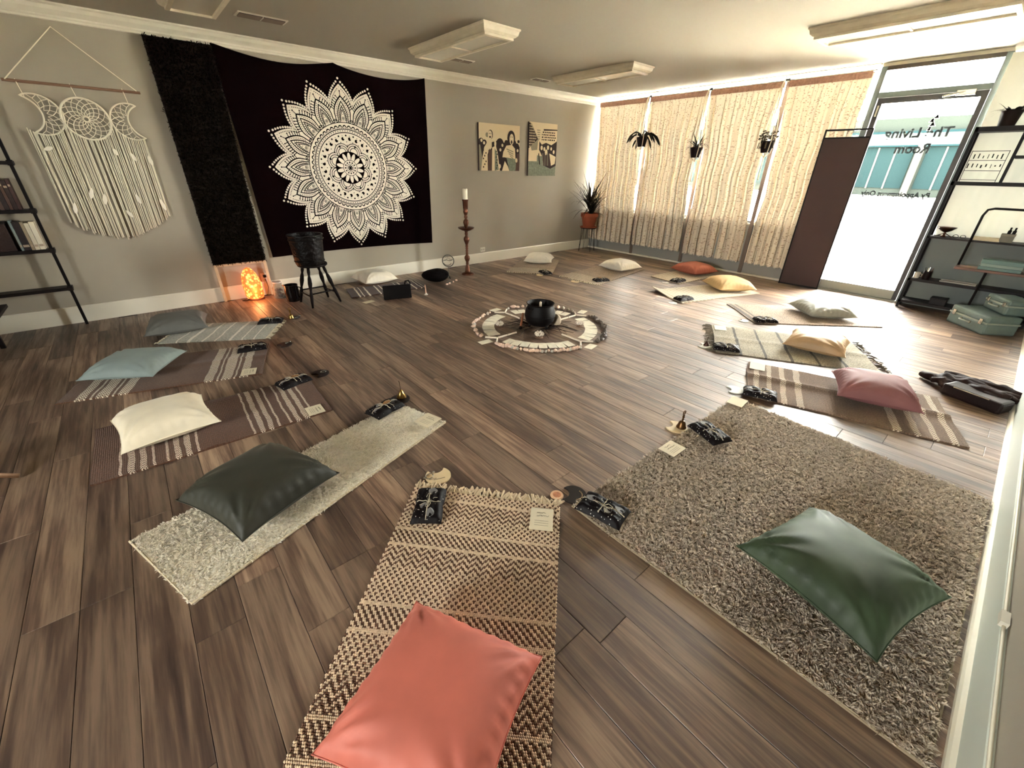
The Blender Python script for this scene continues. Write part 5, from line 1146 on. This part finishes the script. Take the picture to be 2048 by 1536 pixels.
# ---------------------------------------------------------------- hanging plants
pot_dark = mat('dark_plastic_pot', (22, 9, 8), .6, spec=.2)
def hanger(y, zp, label, kind, group='hanging plants in macrame holders'):
    o = thing('hanging_plant', label, 'hanging plant', (XW-.15, y, zp), 0, group); zt = 2.552-zp
    MB().lathe([(.02, -.12), (.062, -.12), (.085, .0), (.092, .02), (.085, .02), (.07, -.01), (.02, -.015)], 18).build('pot', pot_dark, o, smooth=40)
    h = MB()
    for k in range(4):
        a = PI/4+k*PI/2; c, s = math.cos(a), math.sin(a); h.tube([(0, 0, -.175), (.064*c, .064*s, -.128), (.10*c, .10*s, .01), (.05*c, .05*s, zt*.45), (0.006*c, .006*s, zt*.86), (.06, 0, zt-.02)], .0065, 5)
    h.tube([(0, 0, -.12), (0, .002, -.26), (.004, .004, -.46)], [.010, .006, .009], 6); h.sphere((0, 0, -.155), .013, 8, 6); h.build('macrame_cord', cot, o, smooth=180)
    MB().tube([(.10, 0, zt-.004), (.06, 0, zt-.004), (.05, 0, zt-.02), (.065, 0, zt-.03)], .004, 5).build('hook', black_metal, o)
    r = random.Random(int(y*100)); lf_ = MB()
    if kind == 'cactus':
        for k in range(13):
            a = r.uniform(0, 2*PI); up = r.uniform(.2, 1.5); L_ = r.uniform(.22, .36); p = Vector((0, 0, .01)); d = Vector((math.cos(a)*.7, math.sin(a), up)).normalized(); pts = [p]
            for i in range(7): d = (d+Vector((0, 0, -.33))).normalized(); p = p+d*L_/5; pts.append(p.copy())
            lf_.tube(pts, [.009, .013, .009, .015, .009, .017, .015, .005], 5)
    elif kind == 'spider':
        for k in range(44): a = r.uniform(0, 2*PI); strap_leaf(lf_, (0, 0, .01), (math.cos(a), math.sin(a), r.uniform(.2, 1.8)), r.uniform(.17, .30), .022, r.uniform(.05, .35))
    else:
        for k in range(70):
            a, el, rr = r.uniform(0, 2*PI), r.uniform(.1, 1.4), r.uniform(.05, .13); c_ = Vector((rr*math.cos(a)*math.cos(el*.6), rr*math.sin(a)*math.cos(el*.6), .02+rr*math.sin(el))); lf_.sphere(c_, .016, 6, 4, (1, 1, .7))
        for k in range(8): a = r.uniform(0, 2*PI); lf_.tube([(.06*math.cos(a), .06*math.sin(a), .01), (.10*math.cos(a), .10*math.sin(a), 0), (.11*math.cos(a), .11*math.sin(a), -.07)], .006, 5)
    lf_.v = [(min(x, .065), y, z) for x, y, z in lf_.v]; lf_.build('foliage', leaf_dark if kind != 'succulent' else mat('succulent_leaf', (84, 72, 46), .6), o, smooth=180)
hanger(4.765, 1.915, 'hanging cactus with drooping stems at the first window post', 'cactus'); hanger(3.755, 1.745, 'hanging spider plant at the second window post', 'spider'); hanger(2.735, 1.80, 'hanging succulent at the third window post near the door', 'succulent')

# ---------------------------------------------------------------- standing screen by the door
o = thing('standing_screen', 'tall dark fabric screen in a thin black frame beside the door', 'screen', (6.985, 1.835, 0), PI/2+.07)
MB().box(-.232, -.008, .02, .232, .008, 1.83).build('fabric', mat('screen_fabric', (66, 50, 49), .85), o)
fr_ = MB()
for x in (-.238, .238): fr_.box(x-.008, -.011, 0, x+.008, .011, 1.925)
for z in (.012, 1.832, 1.917): fr_.box(-.238, -.011, z-.009, .238, .011, z+.009)
fr_.build('frame', black_metal, o)

# ---------------------------------------------------------------- black shelf unit at the right with its things
SX = 6.865
o = thing('shelf_unit', 'tall black open shelf unit against the right window', 'shelf', (SX, .15, 0))
for x in (0, .20):
    for y in (.54, -.50): MB().box(x-.013, y-.013, 0, x+.013, y+.013, 1.885).build('post', black_metal, o)
for z, t_h in ((.075, .03), (.335, .03), (.812, .02), (1.365, .035), (1.862, .045)): MB().box(-.013, -.513, z-t_h/2, .213, .553, z+t_h/2).build('shelf', black_wood, o)
MB().box(-.012, .175, 1.38, .012, .20, 1.845).build('divider', black_metal, o); MB().box(-.012, -.50, 1.60, .2, .175, 1.625).build('half_shelf', black_wood, o)
o = thing('planter', 'dark potted leafy plant on top of the black shelf unit', 'potted plant', (6.93, .50, 1.886)); MB().lathe([(.02, 0), (.058, 0), (.062, .005), (.080, .13), (.074, .13), (.02, .12)], 18).build('pot', pot_dark, o, smooth=40)
lf_ = MB(); r_ = random.Random(3)
for k in range(26): a = r_.uniform(0, 2*PI); strap_leaf(lf_, (.03*math.cos(a), .03*math.sin(a), .12), (math.cos(a), math.sin(a), r_.uniform(.3, 1.4)), r_.uniform(.07, .14), .035, r_.uniform(.1, .4), 5)
lf_.build('leaves', leaf_dark, o, smooth=180)
o = thing('trinket_rack', 'thin black wire rack with rows of small trinkets on the shelf unit', 'rack', (6.90, .515, 1.383))
fr_ = MB()
for z in (.02, .105, .20, .285): fr_.obox((0, -.135, z), (0, .135, z), .005, .005)
for y in (-.135, .135): fr_.obox((0, y, 0), (0, y, .29), .005, .005, (1, 0, 0))
fr_.build('frame', black_metal, o); 
for k in range(15): rr = random.Random(k); MB().box(.001, -.12+.017*k, .125+.085*(k % 2)+rr.uniform(0, .02), .006, -.12+.017*k+rr.uniform(.004, .012), .15+.085*(k % 2)+rr.uniform(.005, .03)).build('trinket', black_metal, o)
o = thing('footed_bowl', 'dark footed bowl on the left end of the shelf', 'bowl', (6.94, .575, .823)); MB().lathe([(.03, 0), (.012, .015), (.010, .045), (.05, .065), (.085, .10), (.08, .10), (.045, .072), (.001, .068)], 20).build('bowl', bronze, o, smooth=60); MB().tube([(0, 0, .04), (.0, .05, .01), (0, .07, 0)], .004, 5).tube([(0, 0, .04), (.0, -.05, .01), (0, -.07, 0)], .004, 5).build('foot', bronze, o)
o = thing('eyeglasses', 'folded dark eyeglasses on the shelf beside the bowl', 'glasses', (6.90, .445, .823))
for y in (-.03, .03): MB().tube([(0, y+.022*math.cos(q), .018+.016*math.sin(q)) for q in np.linspace(0, 2*PI, 14, False)], .003, 5, closed=True).build('rim', black_metal, o)
MB().tube([(0, .05, .02), (.10, .045, .012)], .0025, 5).tube([(0, -.05, .02), (.10, -.045, .012)], .0025, 5).build('temples', black_metal, o)
o = thing('paper_stack', 'stack of white papers on the shelf', 'papers', (6.94, .24, .823)); 
for k in range(5): MB().box(-.08+.004*k, -.11+.003*k, .006*k, .07+.003*k, .11-.002*k, .006*k+.005).build('sheet', paper, o)
for k, y in enumerate((.095, .06)):
    o = thing('dropper_bottle', f'small dark bottle {"left" if k == 0 else "right"} of a pair on the box on the shelf', 'bottle', (6.93, y, .905), 0, 'dropper bottles'); MB().lathe([(.013, 0), (.014, .03), (.006, .04), (.006, .058), (.001, .06)], 12).build('glass', black_metal, o, smooth=50); MB().lathe([(.008, .044), (.008, .062), (.001, .064)], 10).build('cap', black_metal, o)
o = thing('small_box', 'small grey box under the two bottles on the shelf', 'box', (6.93, .085, .823)); MB().box(-.05, -.045, 0, .05, .055, .065).build('body', mat('grey_card', (120, 120, 108), .7), o, bevel=.002); MB().box(-.053, -.048, .062, .053, .058, .082).build('lid', mat('grey_card_lid', (138, 134, 118), .7), o, bevel=.002)
o = thing('pen_cup', 'dark cup of pens on the lower shelf', 'cup', (6.92, .56, .351)); MB().lathe([(.02, 0), (.036, 0), (.038, .09), (.034, .09), (.032, .01), (.001, .01)], 18).build('cup', pot_dark, o, smooth=40)
for k in range(4): a = k*1.5; MB().tube([(.015*math.cos(a), .015*math.sin(a), .012), (.035*math.cos(a), .035*math.sin(a), .13)], .0035, 5).build('pen', (silver, black_metal, white_plastic, bronze)[k], o)
o = thing('white_mug', 'small white cup beside the pen cup on the lower shelf', 'cup', (6.92, .645, .351)); MB().lathe([(.02, 0), (.026, 0), (.030, .065), (.027, .065), (.024, .008), (.001, .008)], 16).build('cup', white_plastic, o, smooth=40); MB().tube([(0, -.028, .05), (0, -.045, .045), (0, -.044, .02), (0, -.026, .018)], .004, 5).build('handle', white_plastic, o)
o = thing('flat_tray', 'flat grey tray lying on the lower shelf', 'tray', (6.93, .28, .351)); MB().box(-.06, -.15, 0, .06, .15, .008).build('base', mat('tray_grey', (150, 146, 138), .4), o, bevel=.002); MB().box(-.06, -.15, .008, -.055, .15, .016).box(.055, -.15, .008, .06, .15, .016).build('rim', mat('tray_grey', (0, 0, 0)), o)
o = thing('storage_box', 'small dark box on the lowest shelf', 'box', (6.92, .36, .091)); MB().box(-.06, -.07, 0, .06, .07, .06).build('body', black_wood, o, bevel=.003); MB().box(-.063, -.073, .058, .063, .073, .075).build('lid', black_wood, o, bevel=.003)
# wire side stand in front of the shelf
o = thing('side_stand', 'black tubular stand with a hoop and a low wooden tray at the right edge', 'stand', (6.74, .06, 0))
hp = [(0, .277, .57), (0, .277, 1.075), (0, .26, 1.13), (0, .215, 1.145), (0, -.24, 1.145), (0, -.285, 1.13), (0, -.30, 1.075), (0, -.30, .57)]
MB().tube(hp, .011, 8).build('hoop', black_metal, o, smooth=180)
MB().box(-.17, -.32, .548, .03, .29, .574).build('tray', mat('tray_wood', (96, 66, 54), .5, var=.2), o, bevel=.003)
for x, y in ((0, .045), (.06, -.31)):
    MB().tube([(min(x, .02), y, .56), (x, y, .01)], .011, 8).build('leg', black_metal, o); MB().lathe([(.02, 0), (.024, .004), (.012, .012)], 12, (x, y, 0)).build('foot', black_metal, o)
o = thing('document_box', 'teal document box lying on the tray of the side stand', 'box', (6.67, .04, .575)); MB().box(-.09, -.17, 0, .04, .14, .03).build('lower', mat('teal_card', (96, 124, 124), .6), o, bevel=.003); MB().box(-.08, -.17, .03, .04, .13, .06).build('middle', mat('teal_card_light', (128, 148, 144), .6), o, bevel=.003); MB().box(-.085, -.165, .06, .04, .135, .10).build('upper', mat('teal_card', (0, 0, 0)), o, bevel=.003)

# ---------------------------------------------------------------- suitcases
sc_m = mat('teal_vinyl', (104, 122, 120), .45, bump=(200, .25, .001), var=.08, vscale=12); sc_edge = mat('suitcase_edge', (150, 160, 150), .4); chrome = mat('chrome', (196, 194, 182), .25, metal=1)
def suitcase(p, q, depth, z, h, label, name='suitcase'):
    a = ang(q, p); L_ = math.hypot(p[0]-q[0], p[1]-q[1]); cx, cy = (p[0]+q[0])/2, (p[1]+q[1])/2
    o = thing(name, label, 'suitcase', (cx, cy, z), a, 'vintage teal suitcases')     # local x along the front, -y goes into the case
    MB().box(-L_/2, -depth, .0, L_/2, 0, h*.60).build('base', sc_m, o, bevel=.018); MB().box(-L_/2, -depth, h*.62, L_/2, 0, h).build('lid', sc_m, o, bevel=.018)
    e = MB(); 
    for zz in (h*.60, h*.64): e.box(-L_/2-.003, -depth-.003, zz-.006, L_/2+.003, .003, zz+.003)
    e.build('edge_band', sc_edge, o, bevel=.002)
    for s in (-1, 1):
        k = MB().box(s*L_*.36-.018, .001, h*.5, s*L_*.36+.018, .012, h*.8).build('latch', chrome, o, bevel=.003); MB().box(s*L_*.36-.008, .012, h*.55, s*L_*.36+.008, .017, h*.66).build('clasp', chrome, k)
    MB().tube([(-.055, .004, h*.42), (-.052, .028, h*.44), (-.03, .034, h*.44), (.03, .034, h*.44), (.052, .028, h*.44), (.055, .004, h*.42)], .007, 8).build('handle', sc_edge, o, smooth=180)
    for s in (-1, 1): MB().box(s*.055-.010, .0, h*.36, s*.055+.010, .010, h*.5).build('handle_mount', chrome, o, bevel=.002)
suitcase((6.59, .216), (6.238, -.091), .30, 0, .19, 'large teal vintage suitcase lying flat on the floor at the right')
suitcase((6.70, .005), (6.41, -.165), .22, .191, .15, 'small teal vintage suitcase on top of the large one')

# ---------------------------------------------------------------- dark bag and coat at the right wall
leather = mat('dark_leather', (26, 12, 11), .5, spec=.3, bump=(70, .35, .004))
o = thing('leather_bag', 'dark brown leather bag lying on the floor by the right wall', 'bag', (4.21, -.205, 0), 1.19)
MB().box(-.17, -.07, .001, .17, .09, .085).build('body', leather, o, bevel=.02); MB().box(-.165, .088, .03, .155, .10, .09).build('flap', leather, o, bevel=.005); MB().tube([(-.10, .102, .088), (.10, .102, .087)], .004, 6).build('metal_bar', chrome, o)
o = thing('crumpled_coat', 'crumpled dark brown coat draped over the leather bag', 'coat', (4.37, -.20, .0), 1.18)
mb = MB(); rc = random.Random(17)
for k in range(11):                                        # rumpled folds, fused into one cloth by the remesh
    y0 = -.13+.026*k; zz = rc.uniform(.045, .085); n = 9; pts, rs = [], []
    for i in range(n):
        u = i/(n-1); pts.append((-.20+.44*u+rc.uniform(-.015, .015), y0*(1-.35*u)+rc.uniform(-.025, .025)+.03*u, max(.03, zz*(1-.35*u)+rc.uniform(-.018, .018)))); rs.append(rc.uniform(.020, .034)*(1 if 0 < i < n-1 else .7))
    mb.tube(pts, rs, 8)
mb.box(-.18, -.11, .004, .18, .11, .05)
mb.tube([(.10, .05, .05), (.19, .07, .045), (.28, .06, .034), (.34, .04, .026)], [.03, .036, .032, .022], 10)
co_ = mb.build('cloth', mat('coat_cloth', (36, 18, 15), .75, spec=.25, bump=(60, .4, .006)), o, smooth=180)
rm = co_.modifiers.new('remesh', 'REMESH'); rm.mode = 'VOXEL'; rm.voxel_size = .008; rm.use_smooth_shade = True
sm_ = co_.modifiers.new('smooth', 'SMOOTH'); sm_.factor = .5; sm_.iterations = 3

# ---------------------------------------------------------------- cable on the right wall
o = thing('wall_cable', 'thin white cable clipped along the top of the right baseboard', 'cable', (1.2, YR+.012, .197))
MB().tube([(x-1.2, 0, .003*math.sin(x*3)) for x in np.linspace(-.4, 4.0, 60)], .0045, 6).build('cable', mat('white_cable', (226, 220, 200), .5), o, smooth=180)
MB().box(.50, -.008, -.010, .56, .012, .012).build('clip', white_plastic, o)

# ---------------------------------------------------------------- bookcase at the left edge
o = thing('bookcase', 'narrow dark wall bookcase with thin posts at the left edge', 'bookcase', (-1.14, 5.74, 0))
for x in (.50, -.50): MB().box(x-.011, -.011, 0, x+.011, .011, 2.1).build('post', black_metal, o)
for z in (.36, .71, 1.045, 1.42, 1.85):
    MB().box(-.52, -.03, z-.016, .515, .096, z+.012).build('shelf', black_wood, o)
    for x in (.50, -.50): MB().box(x-.018, -.02, z-.022, x+.018, .02, z+.02).build('clamp', black_metal, o)
bc = [(66, 40, 36), (48, 30, 28), (84, 58, 50), (40, 26, 26), (96, 74, 64), (58, 36, 34)]
x = -.70; k = 0; r_ = random.Random(21)
while x > -1.0:
    w_ = r_.uniform(.018, .032); hgt = r_.uniform(.20, .26); o = thing('book', f'{ORD[k]} dark book from the right on the upper bookcase shelf', 'book', (x, 5.775, 1.0575), 0, 'dark books on the upper bookcase shelf')
    MB().box(-w_, -.045, 0, -.001, .05, hgt).build('cover', mat(f'book_{k % 6}', bc[k % 6], .6), o, bevel=.002); MB().box(-w_+.003, -.0455, hgt*.75, -.004, -.0448, hgt*.82).build('spine_band', mat('book_band', (170, 150, 130), .6), o); x -= w_+.001; k += 1
bl_ = [('white book at the right end of the middle bookcase shelf', (226, 218, 198), .034, .235), ('second white book on the middle bookcase shelf', (210, 200, 178), .030, .225), ('slim tan book on the middle bookcase shelf', (150, 134, 112), .022, .235), ('black book on the middle bookcase shelf', (28, 18, 18), .045, .24), ('grey-blue book at the left of the row on the middle bookcase shelf', (120, 134, 134), .018, .25)]
x = -.672
for lb, c_, w_, hgt in bl_:
    o = thing('book', lb, 'book', (x, 5.775, .7225), 0, 'books on the middle bookcase shelf'); MB().box(-w_, -.045, 0, -.001, .05, hgt).build('cover', mat('cover_'+lb[:12], c_, .6), o, bevel=.002); MB().box(-w_+.003, -.0455, hgt*.12, -.004, -.0448, hgt*.2).build('spine_band', mat('book_band', (0, 0, 0)), o); x -= w_+.001
o = thing('storage_basket', 'dark square basket on the middle bookcase shelf', 'basket', (-1.0, 5.775, .7225)); MB().box(-.14, -.045, 0, .15, .05, .235).build('body', mat('dark_basket', (46, 28, 26), .8, bump=(90, .6, .01)), o, bevel=.006); MB().box(-.145, -.05, .225, .155, .055, .245).build('rim', black_wood, o, bevel=.004)
o = thing('side_table', 'corner of a low dark side table in front of the bookcase', 'table', (-1.30, 5.15, 0))
MB().box(-.22, -.22, .325, .28, .26, .35).build('top', black_wood, o, bevel=.003)
for x in (-.19, .14):
    for y in (-.12, .20): MB().box(x-.015, y-.015, 0, x+.015, y+.015, .326).build('leg', black_wood, o)
o = thing('wooden_tripod', 'pale wooden tripod stand, one leg reaching in at the left edge', 'stand', (-1.28, 2.93, 0))
lw_ = mat('pale_leg_wood', (176, 140, 112), .5, var=.1, vscale=20)
for ex, ey in ((.465, -.05), (-.25, .38), (-.25, -.38)): MB().tube([(0, 0, .24), (ex*.5, ey*.5, .125), (ex, ey, .012)], [.018, .017, .011], 10).build('leg', lw_, o, smooth=180)
MB().lathe([(.02, .22), (.06, .225), (.06, .255), (.02, .26)], 16).build('hub', lw_, o, smooth=40)
